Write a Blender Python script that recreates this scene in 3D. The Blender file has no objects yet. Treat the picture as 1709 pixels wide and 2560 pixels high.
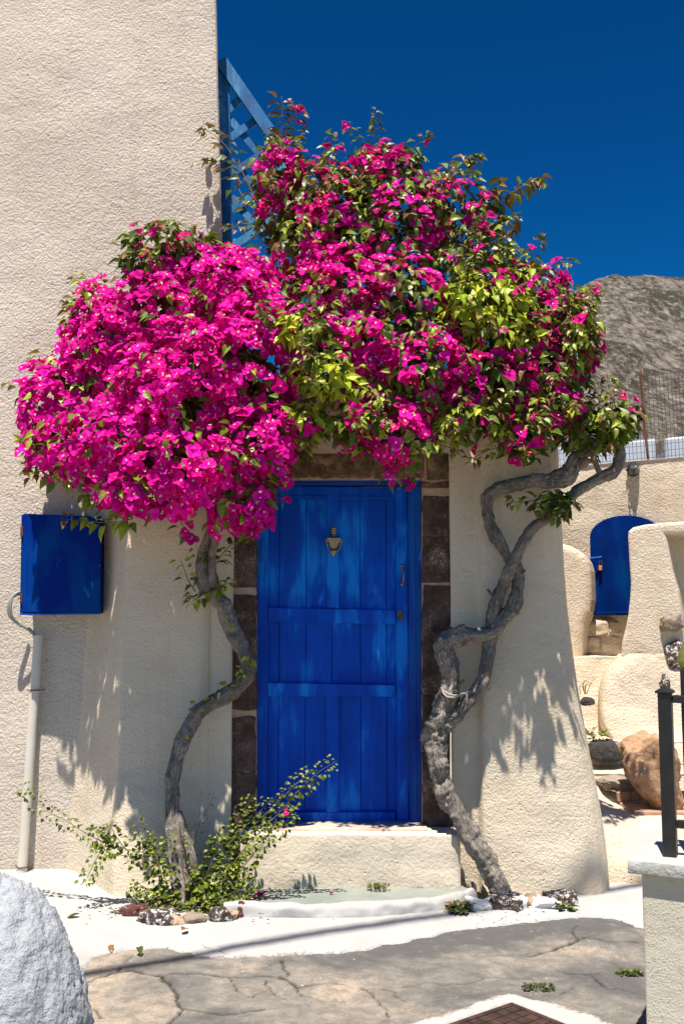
import bpy, bmesh, math, random
import numpy as np
from mathutils import Vector, Matrix, noise as mnoise

random.seed(7)
rng = np.random.default_rng(7)
scene = bpy.context.scene
R = math.radians

# ------------------------------------------------------------------ camera, sky, sun, exposure
TILT = R(6.2)
CAM = Vector((0.0, -5.9, 1.57))
FPX, CX, CY = 2560 * 35 / 36, 854.5, 1280.0
cam_data = bpy.data.cameras.new("camera")
cam_data.lens = 35
cam_data.sensor_fit = 'VERTICAL'
cam_data.sensor_height = 36
cam_data.sensor_width = 24
cam_data.clip_end = 5000
cam_data.clip_start = 0.05
cam = bpy.data.objects.new("camera", cam_data)
cam.location = CAM
cam.rotation_euler = (R(90) + TILT, 0, 0)
scene.collection.objects.link(cam)
scene.camera = cam

SUN_EL, SUN_AZ = R(71), R(11)          # azimuth: degrees to the left of straight behind the camera
to_sun = Vector((-math.sin(SUN_AZ) * math.cos(SUN_EL), -math.cos(SUN_AZ) * math.cos(SUN_EL), math.sin(SUN_EL)))
world = bpy.data.worlds.new("World")
scene.world = world
world.use_nodes = True
wn, wl = world.node_tree.nodes, world.node_tree.links
wn.clear()
sky = wn.new('ShaderNodeTexSky')
sky.sky_type = 'NISHITA'
sky.sun_disc = False
sky.sun_elevation = SUN_EL
sky.sun_rotation = R(180) + SUN_AZ
sky.air_density = 1.0
sky.dust_density = 0.0
sky.ozone_density = 3.0
tint = wn.new('ShaderNodeMix'); tint.data_type = 'RGBA'; tint.blend_type = 'MULTIPLY'
tint.inputs[0].default_value = 1.0
tint.inputs[7].default_value = (0.010, 0.175, 0.235, 1)
bg = wn.new('ShaderNodeBackground'); bg.inputs[1].default_value = 0.07
wo = wn.new('ShaderNodeOutputWorld')
gam = wn.new('ShaderNodeGamma'); gam.inputs[1].default_value = 1.7
wl.new(sky.outputs[0], gam.inputs[0]); wl.new(gam.outputs[0], tint.inputs[6]); wl.new(tint.outputs[2], bg.inputs[0]); wl.new(bg.outputs[0], wo.inputs[0])

sun_data = bpy.data.lights.new("sun", 'SUN')
sun_data.energy = 5.0
sun_data.angle = R(0.53)
sun_data.color = (1.0, 0.93, 0.83)
sun = bpy.data.objects.new("sun", sun_data)
sun.rotation_euler = to_sun.to_track_quat('Z', 'Y').to_euler()
sun.location = (0, -3, 12)
scene.collection.objects.link(sun)

scene.view_settings.view_transform = 'Standard'
scene.view_settings.look = 'None'
scene.view_settings.exposure = 0.86
scene.view_settings.gamma = 1
scene.view_settings.use_curve_mapping = False
scene.render.engine = 'CYCLES'
scene.cycles.use_denoising = True
scene.cycles.max_bounces = 8
scene.cycles.diffuse_bounces = 5
scene.cycles.caustics_reflective = False
scene.cycles.caustics_refractive = False

# ------------------------------------------------------------------ picture geometry -> world
FWD = Vector((0, math.cos(TILT), math.sin(TILT)))
UPV = Vector((0, -math.sin(TILT), math.cos(TILT)))
def ray(px, py):
    return FWD + Vector((1, 0, 0)) * ((px - CX) / FPX) + UPV * ((CY - py) / FPX)
def P(px, py, Y):
    d = ray(px, py)
    return CAM + d * ((Y - CAM.y) / d.y)
def PG(px, py, z=0.0):
    d = ray(px, py)
    return CAM + d * ((z - CAM.z) / d.z)
def to_px(v):
    q = v - CAM
    dep = q.dot(FWD)
    return CX + FPX * q.x / dep, CY - FPX * q.dot(UPV) / dep

# ------------------------------------------------------------------ object helpers
COL = scene.collection
def tag(o, label=None, cat=None, group=None, kind=None):
    if label: o['label'] = label
    if cat: o['category'] = cat
    if group: o['group'] = group
    if kind: o['kind'] = kind
    return o
def thing(name, loc, label, cat, group=None):
    o = bpy.data.objects.new(name, None)
    o.empty_display_size = 0.1
    o.location = loc
    COL.objects.link(o)
    return tag(o, label, cat, group)
def link(name, me, parent=None):
    o = bpy.data.objects.new(name, me)
    COL.objects.link(o)
    adopt(o, parent)
    return o
def root_loc(p):
    l = Vector(p.location)
    return l
def adopt(o, parent):
    if parent is not None:
        o.parent = parent
        top = parent
        while top.parent is not None:
            top = top.parent
        o.matrix_parent_inverse = Matrix.Translation(-Vector(top.location)) if top is parent else Matrix.Identity(4)
def mesh(name, verts, faces, mat=None, smooth=False, cols=None, extra=None):
    me = bpy.data.meshes.new(name)
    me.from_pydata([tuple(v) for v in verts], [], [tuple(f) for f in faces])
    if cols is not None:
        a = me.color_attributes.new("Col", 'FLOAT_COLOR', 'POINT')
        arr = np.ones((len(me.vertices), 4), dtype=np.float32)
        arr[:, :3] = np.asarray(cols, dtype=np.float32)[:, :3]
        a.data.foreach_set("color", arr.ravel())
    if extra:
        for k, vals in extra.items():
            a = me.attributes.new(k, 'FLOAT', 'POINT')
            a.data.foreach_set("value", np.asarray(vals, dtype=np.float32))
    if smooth:
        me.shade_smooth()
    if mat: me.materials.append(mat)
    me.update()
    return me
def obj(name, verts, faces, mat, parent=None, smooth=False, cols=None, extra=None):
    return link(name, mesh(name, verts, faces, mat, smooth, cols, extra), parent)
def bm_obj(name, bm, mat, parent=None, smooth=False):
    me = bpy.data.meshes.new(name)
    bmesh.ops.recalc_face_normals(bm, faces=bm.faces)
    bm.to_mesh(me); bm.free()
    if smooth: me.shade_smooth()
    me.materials.append(mat)
    return link(name, me, parent)

def hexa(bm, c8, bevel=0.0, seg=1):
    """box from 8 corners: 0-3 front (bl, br, tr, tl), 4-7 back"""
    vs = [bm.verts.new(c) for c in c8]
    fs = [bm.faces.new([vs[i] for i in f]) for f in ((0,1,2,3),(5,4,7,6),(4,0,3,7),(1,5,6,2),(3,2,6,7),(4,5,1,0))]
    if bevel > 0:
        es = set(e for f in fs for e in f.edges)
        bmesh.ops.bevel(bm, geom=list(es), offset=bevel, segments=seg, affect='EDGES', profile=0.5)
    return bm
def pbox(px0, py0, px1, py1, Y, depth, bevel=0.004, seg=1, bm=None):
    """box whose front face fills the given picture rectangle at plane Y"""
    f = [P(px0, py1, Y), P(px1, py1, Y), P(px1, py0, Y), P(px0, py0, Y)]
    b = [v + Vector((0, depth, 0)) for v in f]
    return hexa(bm or bmesh.new(), f + b, bevel, seg)
def qbox(quad, Y, depth, bevel=0.004, bm=None):
    f = [P(x, y, Y) for x, y in quad]
    b = [v + Vector((0, depth, 0)) for v in f]
    return hexa(bm or bmesh.new(), f + b, bevel)
def bar(bm, a, b, w, d, up=Vector((0, 0, 1)), bevel=0.002):
    a, b = Vector(a), Vector(b)
    t = (b - a).normalized()
    s = t.cross(up)
    if s.length < 1e-3: s = t.cross(Vector((0, 1, 0)))
    s.normalize(); u = s.cross(t).normalized()
    f = [a - s*w/2 - u*d/2, a + s*w/2 - u*d/2, a + s*w/2 + u*d/2, a - s*w/2 + u*d/2]
    return hexa(bm, f + [v + (b - a) for v in f], bevel)

def catmull(pts, n):
    pts = [np.array(p, float) for p in pts]
    pts = [2*pts[0]-pts[1]] + pts + [2*pts[-1]-pts[-2]]
    out = []
    for i in range(1, len(pts)-2):
        p0, p1, p2, p3 = pts[i-1:i+3]
        for k in range(n):
            t = k / n
            out.append(0.5*((2*p1)+(-p0+p2)*t+(2*p0-5*p1+4*p2-p3)*t*t+(-p0+3*p1-3*p2+p3)*t**3))
    out.append(pts[-2])
    return out
def tube(path, radii, n=12, sub=6, rough=0.0, ridge=0.0, freq=9.0, seed=0.0, knots=()):
    """rough tapered tube along a smooth path; returns verts, faces, (u, v) per vertex"""
    pr = catmull([list(p)+[r] for p, r in zip(path, radii)], sub)
    pts = [Vector(p[:3]) for p in pr]; rad = [max(p[3], 0.0005) for p in pr]
    verts, faces, uu, vv = [], [], [], []
    nrm = None; L = 0.0
    for i, p in enumerate(pts):
        t = (pts[min(i+1, len(pts)-1)] - pts[max(i-1, 0)]).normalized()
        if nrm is None:
            nrm = t.orthogonal().normalized()
        else:
            nrm = (nrm - t * nrm.dot(t))
            nrm = nrm.normalized() if nrm.length > 1e-5 else t.orthogonal().normalized()
            L += (p - pts[i-1]).length
        bn = t.cross(nrm)
        for k in range(n):
            a = 2*math.pi*k/n
            d = nrm*math.cos(a) + bn*math.sin(a)
            r = rad[i]
            q = p + d*r
            if rough or ridge:
                nz = mnoise.noise(q*freq + Vector((seed, 0, 0)))
                n2 = mnoise.noise(q*freq*3.1 + Vector((0, seed, 0)))
                rg = mnoise.noise(Vector((math.cos(a)*2.2, math.sin(a)*2.2, L*2.0 + seed)))
                n3 = mnoise.noise(q*freq*7.3 + Vector((seed, seed, 0)))
                r = r*(1 + rough*nz + rough*0.6*n2 + rough*0.35*n3 + ridge*rg)
                for kc, kr, kh in knots:
                    dd = (q - kc).length
                    r += kh*math.exp(-(dd/kr)**2)
                q = p + d*r
            verts.append(q); uu.append(k/n); vv.append(L)
    m = len(pts)
    for i in range(m-1):
        for k in range(n):
            a, b = i*n+k, i*n+(k+1) % n
            faces.append((a, b, b+n, a+n))
    c0 = len(verts); verts.append(pts[0]); uu.append(0); vv.append(0)
    c1 = len(verts); verts.append(pts[-1]); uu.append(0); vv.append(L)
    for k in range(n):
        faces.append((c0, (k+1) % n, k))
        faces.append((c1, (m-1)*n+k, (m-1)*n+(k+1) % n))
    return verts, faces, uu, vv
def merge(parts):
    V, F = [], []
    for v, f in parts:
        o = len(V)
        V += list(v); F += [tuple(i+o for i in g) for g in f]
    return V, F

def fbm(v, s, o=4):
    return mnoise.fractal(v*s, 1.0, 2.0, o, noise_basis='PERLIN_ORIGINAL')
def loft(rows, nu=8, nv=8, disp=0.0, dscale=3.0, fine=0.0, axis=Vector((0, -1, 0)), smooth_cols=False, keep_ends=False):
    """rows of world points -> subdivided grid; linear between columns, smooth down the rows"""
    ncol = len(rows[0])
    cols = []
    for j in range(ncol):
        cols.append([Vector(p) for p in catmull([rows[i][j] for i in range(len(rows))], nv)])
    nr = len(cols[0])
    grid = []
    for i in range(nr):
        line = []
        if smooth_cols:
            line = [Vector(p) for p in catmull([cols[j][i] for j in range(ncol)], nu)]
        else:
            for j in range(ncol-1):
                for k in range(nu):
                    line.append(cols[j][i].lerp(cols[j+1][i], k/nu))
            line.append(cols[-1][i])
        grid.append(line)
    nc = len(grid[0])
    V, F = [], []
    for line in grid:
        for v in line:
            if disp or fine:
                h = disp*fbm(v, dscale, 3) + fine*mnoise.noise(v*22)
                v = v + axis*h
            V.append(v)
    for i in range(nr-1):
        for j in range(nc-1):
            a = i*nc+j
            F.append((a, a+nc, a+nc+1, a+1))
    return V, F
def extrude_outline(name, pxs, Y, depth, mat, parent=None, bevel=0.03, seg=3, side=Vector((0,0,0))):
    bm = bmesh.new()
    f = [P(x, y, Y(x) if callable(Y) else Y) for x, y in pxs]
    b = [v + Vector((v.x*depth/6.0, depth, 0)) + side for v in f]
    vf = [bm.verts.new(v) for v in f]; vb = [bm.verts.new(v) for v in b]
    n = len(f)
    bm.faces.new(vf); bm.faces.new(vb[::-1])
    for i in range(n):
        bm.faces.new((vf[(i+1) % n], vf[i], vb[i], vb[(i+1) % n]))
    bmesh.ops.recalc_face_normals(bm, faces=bm.faces)
    if bevel:
        es = [e for e in bm.edges if (e.verts[0] in vf and e.verts[1] in vf)]
        bmesh.ops.bevel(bm, geom=es, offset=bevel, segments=seg, affect='EDGES', profile=0.5)
    bmesh.ops.triangulate(bm, faces=[f for f in bm.faces if len(f.verts) > 4])
    return bm_obj(name, bm, mat, parent, smooth=False)

# ------------------------------------------------------------------ materials
def new_mat(name):
    m = bpy.data.materials.new(name); m.use_nodes = True
    nt = m.node_tree
    return m, nt, nt.nodes, nt.links, nt.nodes['Principled BSDF']
def N_noise(nt, scale, detail=4, rough=0.55, vec=None, dist=0.0):
    n = nt.nodes.new('ShaderNodeTexNoise')
    n.inputs['Scale'].default_value = scale; n.inputs['Detail'].default_value = detail
    n.inputs['Roughness'].default_value = rough; n.inputs['Distortion'].default_value = dist
    if vec is not None: nt.links.new(vec, n.inputs['Vector'])
    return n
def N_geo(nt, sc=(1, 1, 1)):
    g = nt.nodes.new('ShaderNodeNewGeometry')
    mp = nt.nodes.new('ShaderNodeMapping'); mp.inputs['Scale'].default_value = sc
    nt.links.new(g.outputs['Position'], mp.inputs['Vector'])
    return mp.outputs['Vector']
def N_ramp(nt, fac, stops):
    r = nt.nodes.new('ShaderNodeValToRGB')
    el = r.color_ramp.elements
    while len(el) < len(stops): el.new(0.5)
    for e, (p, c) in zip(el, stops):
        e.position = p
        e.color = (c, c, c, 1) if isinstance(c, (int, float)) else (*c, 1)
    nt.links.new(fac, r.inputs[0])
    return r.outputs[0]
def N_mix(nt, fac, a, b, mode='MIX'):
    m = nt.nodes.new('ShaderNodeMix'); m.data_type = 'RGBA'; m.blend_type = mode
    for s, v in ((m.inputs[0], fac), (m.inputs[6], a), (m.inputs[7], b)):
        if isinstance(v, (int, float)): s.default_value = v
        elif isinstance(v, tuple): s.default_value = (*v, 1)
        else: nt.links.new(v, s)
    return m.outputs[2]
def N_math(nt, op, a, b=0.0):
    m = nt.nodes.new('ShaderNodeMath'); m.operation = op
    for s, v in ((m.inputs[0], a), (m.inputs[1], b)):
        if isinstance(v, (int, float)): s.default_value = v
        else: nt.links.new(v, s)
    return m.outputs[0]
def N_bump(nt, h, strength, dist, normal=None):
    b = nt.nodes.new('ShaderNodeBump')
    b.inputs['Strength'].default_value = strength; b.inputs['Distance'].default_value = dist
    nt.links.new(h, b.inputs['Height'])
    if normal is not None: nt.links.new(normal, b.inputs['Normal'])
    return b.outputs[0]

def plaster(name, base, dark, light, grain=70, bump=0.7, dist=0.012, stain=0.35, pits=True):
    m, nt, n, l, b = new_mat(name)
    v = N_geo(nt)
    big = N_noise(nt, 1.3, 5, 0.6, v)
    mid = N_noise(nt, 6.0, 5, 0.65, v)
    c = N_mix(nt, N_ramp(nt, big.outputs[0], [(0.35, 0.0), (0.68, 1.0)]), base, light)
    c = N_mix(nt, N_math(nt, 'MULTIPLY', N_ramp(nt, mid.outputs[0], [(0.52, 0.0), (0.75, 1.0)]), stain), c, dark)
    g = N_noise(nt, grain, 5, 0.62, v, 0.0)
    vs = N_geo(nt, (1, 1, 0.8))
    g2 = N_noise(nt, grain*0.45, 6, 0.7, vs, 0.0)
    h = N_math(nt, 'ADD', N_math(nt, 'MULTIPLY', g.outputs[0], 0.8), N_math(nt, 'MULTIPLY', g2.outputs[0], 0.55))
    if pits:
        vo = nt.nodes.new('ShaderNodeTexVoronoi'); vo.inputs['Scale'].default_value = grain*0.45
        l.new(v, vo.inputs['Vector'])
        pit = N_ramp(nt, vo.outputs['Distance'], [(0.05, 0.0), (0.22, 1.0)])
        pm = N_noise(nt, grain*0.12, 2, 0.5, v)
        pm = N_ramp(nt, pm.outputs[0], [(0.52, 0.0), (0.62, 1.0)])
        pit = N_mix(nt, pm, (1, 1, 1), pit)
        h = N_math(nt, 'ADD', h, N_math(nt, 'MULTIPLY', pit, 0.5))
    # dirt splashed up from the ground and faint rain streaks
    sp = n.new('ShaderNodeSeparateXYZ'); l.new(N_geo(nt), sp.inputs[0])
    low = N_math(nt, 'ADD', N_math(nt, 'MULTIPLY', sp.outputs[2], -2.6), N_math(nt, 'MULTIPLY', mid.outputs[0], 1.5))
    c = N_mix(nt, N_math(nt, 'MULTIPLY', N_ramp(nt, low, [(0.25, 0.0), (0.85, 1.0)]), 0.5), c, dark)
    strk = N_noise(nt, 9.0, 4, 0.6, N_geo(nt, (1, 1, 0.05)))
    c = N_mix(nt, N_math(nt, 'MULTIPLY', N_ramp(nt, strk.outputs[0], [(0.58, 0.0), (0.75, 1.0)]), 0.30), c, dark)
    hair = N_noise(nt, 1.6, 6, 0.75, v, 0.3)
    hl = N_math(nt, 'ABSOLUTE', N_math(nt, 'SUBTRACT', hair.outputs[0], 0.47))
    c = N_mix(nt, N_math(nt, 'MULTIPLY', N_ramp(nt, hl, [(0.0, 1.0), (0.0022, 0.0)]), 0.22), c, dark)
    l.new(c, b.inputs['Base Color'])
    trowel = N_noise(nt, 4.5, 3, 0.5, N_geo(nt, (1, 1, 1.6)), 0.4)
    nb = N_bump(nt, trowel.outputs[0], min(1.0, bump), 0.013 if pits else 0.0)
    l.new(N_bump(nt, h, bump, dist, nb), b.inputs['Normal'])
    b.inputs['Roughness'].default_value = 0.92
    b.inputs['Specular IOR Level'].default_value = 0.15
    return m
M = {}
M['plaster_tall'] = plaster('stucco_tall', (0.62, 0.535, 0.445), (0.46, 0.37, 0.29), (0.69, 0.61, 0.52), 60, 1.0, 0.022, 0.25)
M['plaster_house'] = plaster('stucco_house', (0.64, 0.54, 0.405), (0.50, 0.395, 0.27), (0.69, 0.60, 0.47), 70, 0.9, 0.013, 0.22)
M['plaster_back'] = plaster('stucco_back', (0.63, 0.53, 0.41), (0.50, 0.33, 0.18), (0.70, 0.61, 0.49), 62, 1.0, 0.020, 0.5)
M['plaster_step'] = plaster('stucco_step', (0.64, 0.55, 0.42), (0.44, 0.34, 0.24), (0.70, 0.62, 0.50), 50, 0.6, 0.012, 0.35)
M['plaster_gate'] = plaster('stucco_gate', (0.52, 0.48, 0.38), (0.40, 0.28, 0.12), (0.58, 0.54, 0.45), 120, 0.7, 0.006, 0.3)
M['whitewash'] = plaster('whitewash_rock', (0.37, 0.39, 0.42), (0.29, 0.295, 0.305), (0.40, 0.42, 0.44), 40, 1.0, 0.022, 0.3)
M['white_house'] = plaster('white_house_paint', (0.42, 0.47, 0.54), (0.36, 0.40, 0.46), (0.47, 0.51, 0.57), 3, 0.1, 0.02, 0.2, False)

def mat_white_apron():
    m, nt, n, l, b = new_mat('whitewash_ground')
    v = N_geo(nt)
    big = N_noise(nt, 2.2, 5, 0.65, v)
    mid = N_noise(nt, 26, 5, 0.6, v)
    c = N_mix(nt, N_ramp(nt, big.outputs[0], [(0.52, 0.0), (0.80, 0.6)]), (0.385, 0.378, 0.368), (0.30, 0.272, 0.24))
    c = N_mix(nt, N_math(nt, 'MULTIPLY', N_ramp(nt, mid.outputs[0], [(0.60, 0.0), (0.74, 1.0)]), 0.35), c, (0.42, 0.36, 0.30))
    at = n.new('ShaderNodeAttribute'); at.attribute_name = 'wear'
    wn_ = N_noise(nt, 60, 4, 0.6, v)
    w = N_math(nt, 'ADD', at.outputs['Fac'], N_math(nt, 'MULTIPLY', N_math(nt, 'SUBTRACT', wn_.outputs[0], 0.5), 0.9))
    c = N_mix(nt, N_ramp(nt, w, [(0.55, 0.0), (0.72, 1.0)]), c, (0.22, 0.185, 0.15))
    l.new(c, b.inputs['Base Color'])
    h = N_math(nt, 'ADD', N_noise(nt, 9, 4, 0.6, v).outputs[0], N_math(nt, 'MULTIPLY', mid.outputs[0], 0.35))
    l.new(N_bump(nt, h, 0.5, 0.012), b.inputs['Normal'])
    b.inputs['Roughness'].default_value = 0.9
    b.inputs['Specular IOR Level'].default_value = 0.1
    return m
M['apron'] = mat_white_apron()

def mat_street():
    m, nt, n, l, b = new_mat('worn_concrete')
    v = N_geo(nt)
    at = n.new('ShaderNodeAttribute'); at.attribute_name = 'tone'
    ck = n.new('ShaderNodeAttribute'); ck.attribute_name = 'crack'
    big = N_noise(nt, 2.4, 6, 0.65, v, 0.6)
    mid = N_noise(nt, 14, 6, 0.7, v)
    fine = N_noise(nt, 120, 3, 0.6, v)
    f = N_math(nt, 'ADD', at.outputs['Fac'], N_math(nt, 'MULTIPLY', N_math(nt, 'SUBTRACT', big.outputs[0], 0.5), 2.3))
    c = N_ramp(nt, f, [(0.0, (0.10, 0.10, 0.10)), (0.35, (0.19, 0.178, 0.16)), (0.65, (0.27, 0.238, 0.20)), (1.0, (0.39, 0.32, 0.25))])
    c = N_mix(nt, N_math(nt, 'MULTIPLY', N_ramp(nt, mid.outputs[0], [(0.40, 1.0), (0.55, 0.0)]), 0.45), c, (0.09, 0.08, 0.07))
    c = N_mix(nt, N_math(nt, 'MULTIPLY', N_ramp(nt, mid.outputs[0], [(0.58, 0.0), (0.72, 1.0)]), 0.4), c, (0.42, 0.35, 0.27))
    c = N_mix(nt, N_math(nt, 'MULTIPLY', N_ramp(nt, fine.outputs[0], [(0.35, 1.0), (0.55, 0.0)]), 0.35), c, (0.08, 0.07, 0.06))
    sp = nt.nodes.new('ShaderNodeTexVoronoi'); sp.inputs['Scale'].default_value = 9
    l.new(v, sp.inputs['Vector'])
    spn = N_noise(nt, 30, 2, 0.5, v)
    spd = N_math(nt, 'ADD', sp.outputs['Distance'], N_math(nt, 'MULTIPLY', spn.outputs[0], 0.12))
    c = N_mix(nt, N_math(nt, 'MULTIPLY', N_ramp(nt, spd, [(0.095, 1.0), (0.115, 0.0)]), 0.6), c, (0.55, 0.50, 0.44))
    c = N_mix(nt, ck.outputs['Fac'], c, (0.03, 0.024, 0.018))
    l.new(c, b.inputs['Base Color'])
    h = N_math(nt, 'ADD', mid.outputs[0], N_math(nt, 'MULTIPLY', fine.outputs[0], 0.3))
    l.new(N_bump(nt, h, 0.6, 0.012), b.inputs['Normal'])
    b.inputs['Roughness'].default_value = 0.9
    b.inputs['Specular IOR Level'].default_value = 0.2
    return m
M['street'] = mat_street()

def mat_simple(name, base, var, scale=8, rough=0.7, bump=0.3, dist=0.004, stretch=(1, 1, 1), metal=0.0, lo=0.4, hi=0.65, spec=0.3):
    m, nt, n, l, b = new_mat(name)
    v = N_geo(nt, stretch)
    a = N_noise(nt, scale, 5, 0.6, v)
    c = N_mix(nt, N_ramp(nt, a.outputs[0], [(lo, 0.0), (hi, 1.0)]), base, var)
    l.new(c, b.inputs['Base Color'])
    if bump:
        l.new(N_bump(nt, N_noise(nt, scale*4, 4, 0.6, v).outputs[0], bump, dist), b.inputs['Normal'])
    b.inputs['Roughness'].default_value = rough
    b.inputs['Metallic'].default_value = metal
    b.inputs['Specular IOR Level'].default_value = spec
    return m
M['soil'] = mat_simple('dry_soil', (0.10, 0.075, 0.05), (0.2, 0.15, 0.1), 20, 0.95, 0.8, 0.02)
M['ground'] = mat_simple('dusty_ground', (0.24, 0.205, 0.165), (0.32, 0.28, 0.22), 0.5, 0.95, 0.5, 0.02)
M['slab_grey'] = mat_simple('grey_green_floor', (0.185, 0.215, 0.195), (0.25, 0.265, 0.24), 5, 0.8, 0.3, 0.004)
M['tread'] = mat_simple('stone_tread', (0.42, 0.31, 0.25), (0.58, 0.48, 0.39), 9, 0.85, 0.4, 0.006)
M['mortar'] = mat_simple('mortar', (0.40, 0.27, 0.185), (0.52, 0.37, 0.26), 14, 0.95, 0.9, 0.012)
M['pipe'] = mat_simple('cream_plastic_pipe', (0.60, 0.56, 0.48), (0.66, 0.62, 0.55), 3, 0.45, 0.08, 0.002)
M['cable_grey'] = mat_simple('grey_cable', (0.25, 0.26, 0.24), (0.34, 0.34, 0.32), 6, 0.5, 0.1, 0.002)
M['iron_black'] = mat_simple('black_iron', (0.006, 0.006, 0.007), (0.016, 0.014, 0.014), 12, 0.38, 0.15, 0.002, spec=0.5)
M['gold'] = mat_simple('tarnished_gold', (0.30, 0.27, 0.07), (0.16, 0.16, 0.045), 30, 0.35, 0.3, 0.003, metal=0.5)
M['rust'] = mat_simple('rusty_iron', (0.09, 0.035, 0.022), (0.17, 0.065, 0.03), 14, 0.85, 0.5, 0.004)
M['manhole'] = mat_simple('dark_rusty_plate', (0.030, 0.018, 0.016), (0.075, 0.036, 0.024), 16, 0.75, 0.5, 0.004)
M['manhole_dust'] = mat_simple('rusty_dust', (0.23, 0.12, 0.045), (0.14, 0.08, 0.04), 25, 0.9, 0.3, 0.003)
M['wire'] = mat_simple('fence_wire', (0.05, 0.045, 0.045), (0.09, 0.06, 0.05), 4, 0.6, 0.0)
M['brass_old'] = mat_simple('old_brass', (0.22, 0.18, 0.09), (0.34, 0.27, 0.19), 60, 0.38, 0.4, 0.003, metal=0.6)
M['plate_pink'] = mat_simple('dull_copper', (0.40, 0.27, 0.20), (0.34, 0.23, 0.17), 30, 0.4, 0.2, 0.002, metal=0.4)
M['dark_metal'] = mat_simple('dark_lock_metal', (0.07, 0.06, 0.05), (0.15, 0.12, 0.09), 60, 0.5, 0.4, 0.002, metal=0.6)
M['lamp_glass'] = mat_simple('smoky_glass', (0.10, 0.10, 0.08), (0.16, 0.15, 0.12), 10, 0.08, 0.0, spec=0.8)
M['tile'] = mat_simple('pinkish_tile', (0.36, 0.22, 0.15), (0.44, 0.28, 0.20), 10, 0.6, 0.15, 0.003)
M['wire_tie'] = mat_simple('pale_tie_wire', (0.42, 0.38, 0.31), (0.5, 0.46, 0.4), 20, 0.5, 0.0)
M['copper_lock'] = mat_simple('orange_brass_lock', (0.75, 0.33, 0.12), (0.65, 0.28, 0.10), 20, 0.35, 0.0, metal=0.3)
M['cable_black'] = mat_simple('black_cable', (0.02, 0.02, 0.02), (0.03, 0.03, 0.03), 5, 0.6, 0.0)
M['cap_stone'] = mat_simple('pale_cap_paint', (0.38, 0.385, 0.35), (0.48, 0.475, 0.43), 8, 0.7, 0.9, 0.010, lo=0.35, hi=0.6)

def mat_blue(name, base, light, dark, scale=3.2, vert=(1, 1, 0.22), amount=1.0, rough=0.42, spec=0.35):
    m, nt, n, l, b = new_mat(name)
    v = N_geo(nt, vert)
    a = N_noise(nt, scale*2.4, 6, 0.62, v, 0.5)
    f = N_noise(nt, 60, 4, 0.7, N_geo(nt, (1, 1, 0.06)))
    blotch = N_noise(nt, 2.6, 3, 0.5, N_geo(nt, (1, 1, 0.7)))
    s = N_math(nt, 'ADD', N_math(nt, 'MULTIPLY', a.outputs[0], 0.8), N_math(nt, 'MULTIPLY', f.outputs[0], 0.22))
    s = N_math(nt, 'ADD', s, N_math(nt, 'MULTIPLY', N_math(nt, 'SUBTRACT', blotch.outputs[0], 0.5), 0.95))
    c = N_mix(nt, N_math(nt, 'MULTIPLY', N_ramp(nt, s, [(0.51, 0.0), (0.64, 1.0)]), amount), base, light)
    c = N_mix(nt, N_math(nt, 'MULTIPLY', N_ramp(nt, s, [(0.36, 1.0), (0.46, 0.0)]), 0.7), c, dark)
    ch = N_noise(nt, 26, 5, 0.75, N_geo(nt, (1, 1, 0.5)))
    c = N_mix(nt, N_math(nt, 'MULTIPLY', N_ramp(nt, ch.outputs[0], [(0.70, 0.0), (0.74, 1.0)]), 0.55), c, (0.16, 0.24, 0.36))
    l.new(c, b.inputs['Base Color'])
    l.new(N_bump(nt, f.outputs[0], 0.3, 0.004), b.inputs['Normal'])
    b.inputs['Roughness'].default_value = rough
    b.inputs['Specular IOR Level'].default_value = spec
    return m
M['door_blue'] = mat_blue('door_blue_paint', (0.0, 0.068, 0.50), (0.003, 0.20, 0.76), (0.0, 0.046, 0.37), scale=4.0, spec=0.12)
M['frame_blue'] = mat_blue('frame_blue_paint', (0.0, 0.048, 0.34), (0.0, 0.11, 0.46), (0.0, 0.038, 0.26), amount=0.6, spec=0.2)
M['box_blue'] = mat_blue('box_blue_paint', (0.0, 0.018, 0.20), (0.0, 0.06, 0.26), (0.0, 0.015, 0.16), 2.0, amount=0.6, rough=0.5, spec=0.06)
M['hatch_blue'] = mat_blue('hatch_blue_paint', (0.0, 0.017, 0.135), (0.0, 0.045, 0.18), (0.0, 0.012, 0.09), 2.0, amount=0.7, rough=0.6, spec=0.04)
M['trellis_blue'] = mat_blue('weathered_blue_wood', (0.008, 0.13, 0.33), (0.06, 0.27, 0.46), (0.006, 0.07, 0.20), 9.0, (1, 1, 0.3), 0.8, 0.6)

def mat_lava():
    m, nt, n, l, b = new_mat('dark_volcanic_stone')
    v = N_geo(nt)
    a = N_noise(nt, 9, 6, 0.7, v)
    c = N_ramp(nt, a.outputs[0], [(0.3, (0.045, 0.030, 0.025)), (0.5, (0.115, 0.072, 0.057)), (0.7, (0.22, 0.14, 0.11))])
    vo = nt.nodes.new('ShaderNodeTexNoise'); vo.inputs['Scale'].default_value = 95; vo.inputs['Detail'].default_value = 3
    l.new(v, vo.inputs['Vector'])
    msk = N_noise(nt, 4.5, 4, 0.6, v)
    k = N_math(nt, 'ADD', vo.outputs[0], N_math(nt, 'MULTIPLY', N_math(nt, 'SUBTRACT', msk.outputs[0], 0.5), 0.75))
    c = N_mix(nt, N_math(nt, 'MULTIPLY', N_ramp(nt, k, [(0.64, 0.0), (0.72, 1.0)]), 0.65), c, (0.46, 0.36, 0.29))
    l.new(c, b.inputs['Base Color'])
    h = N_math(nt, 'ADD', N_noise(nt, 50, 5, 0.7, v).outputs[0], a.outputs[0])
    l.new(N_bump(nt, h, 1.0, 0.016), b.inputs['Normal'])
    b.inputs['Roughness'].default_value = 0.95
    b.inputs['Specular IOR Level'].default_value = 0.15
    return m
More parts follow.
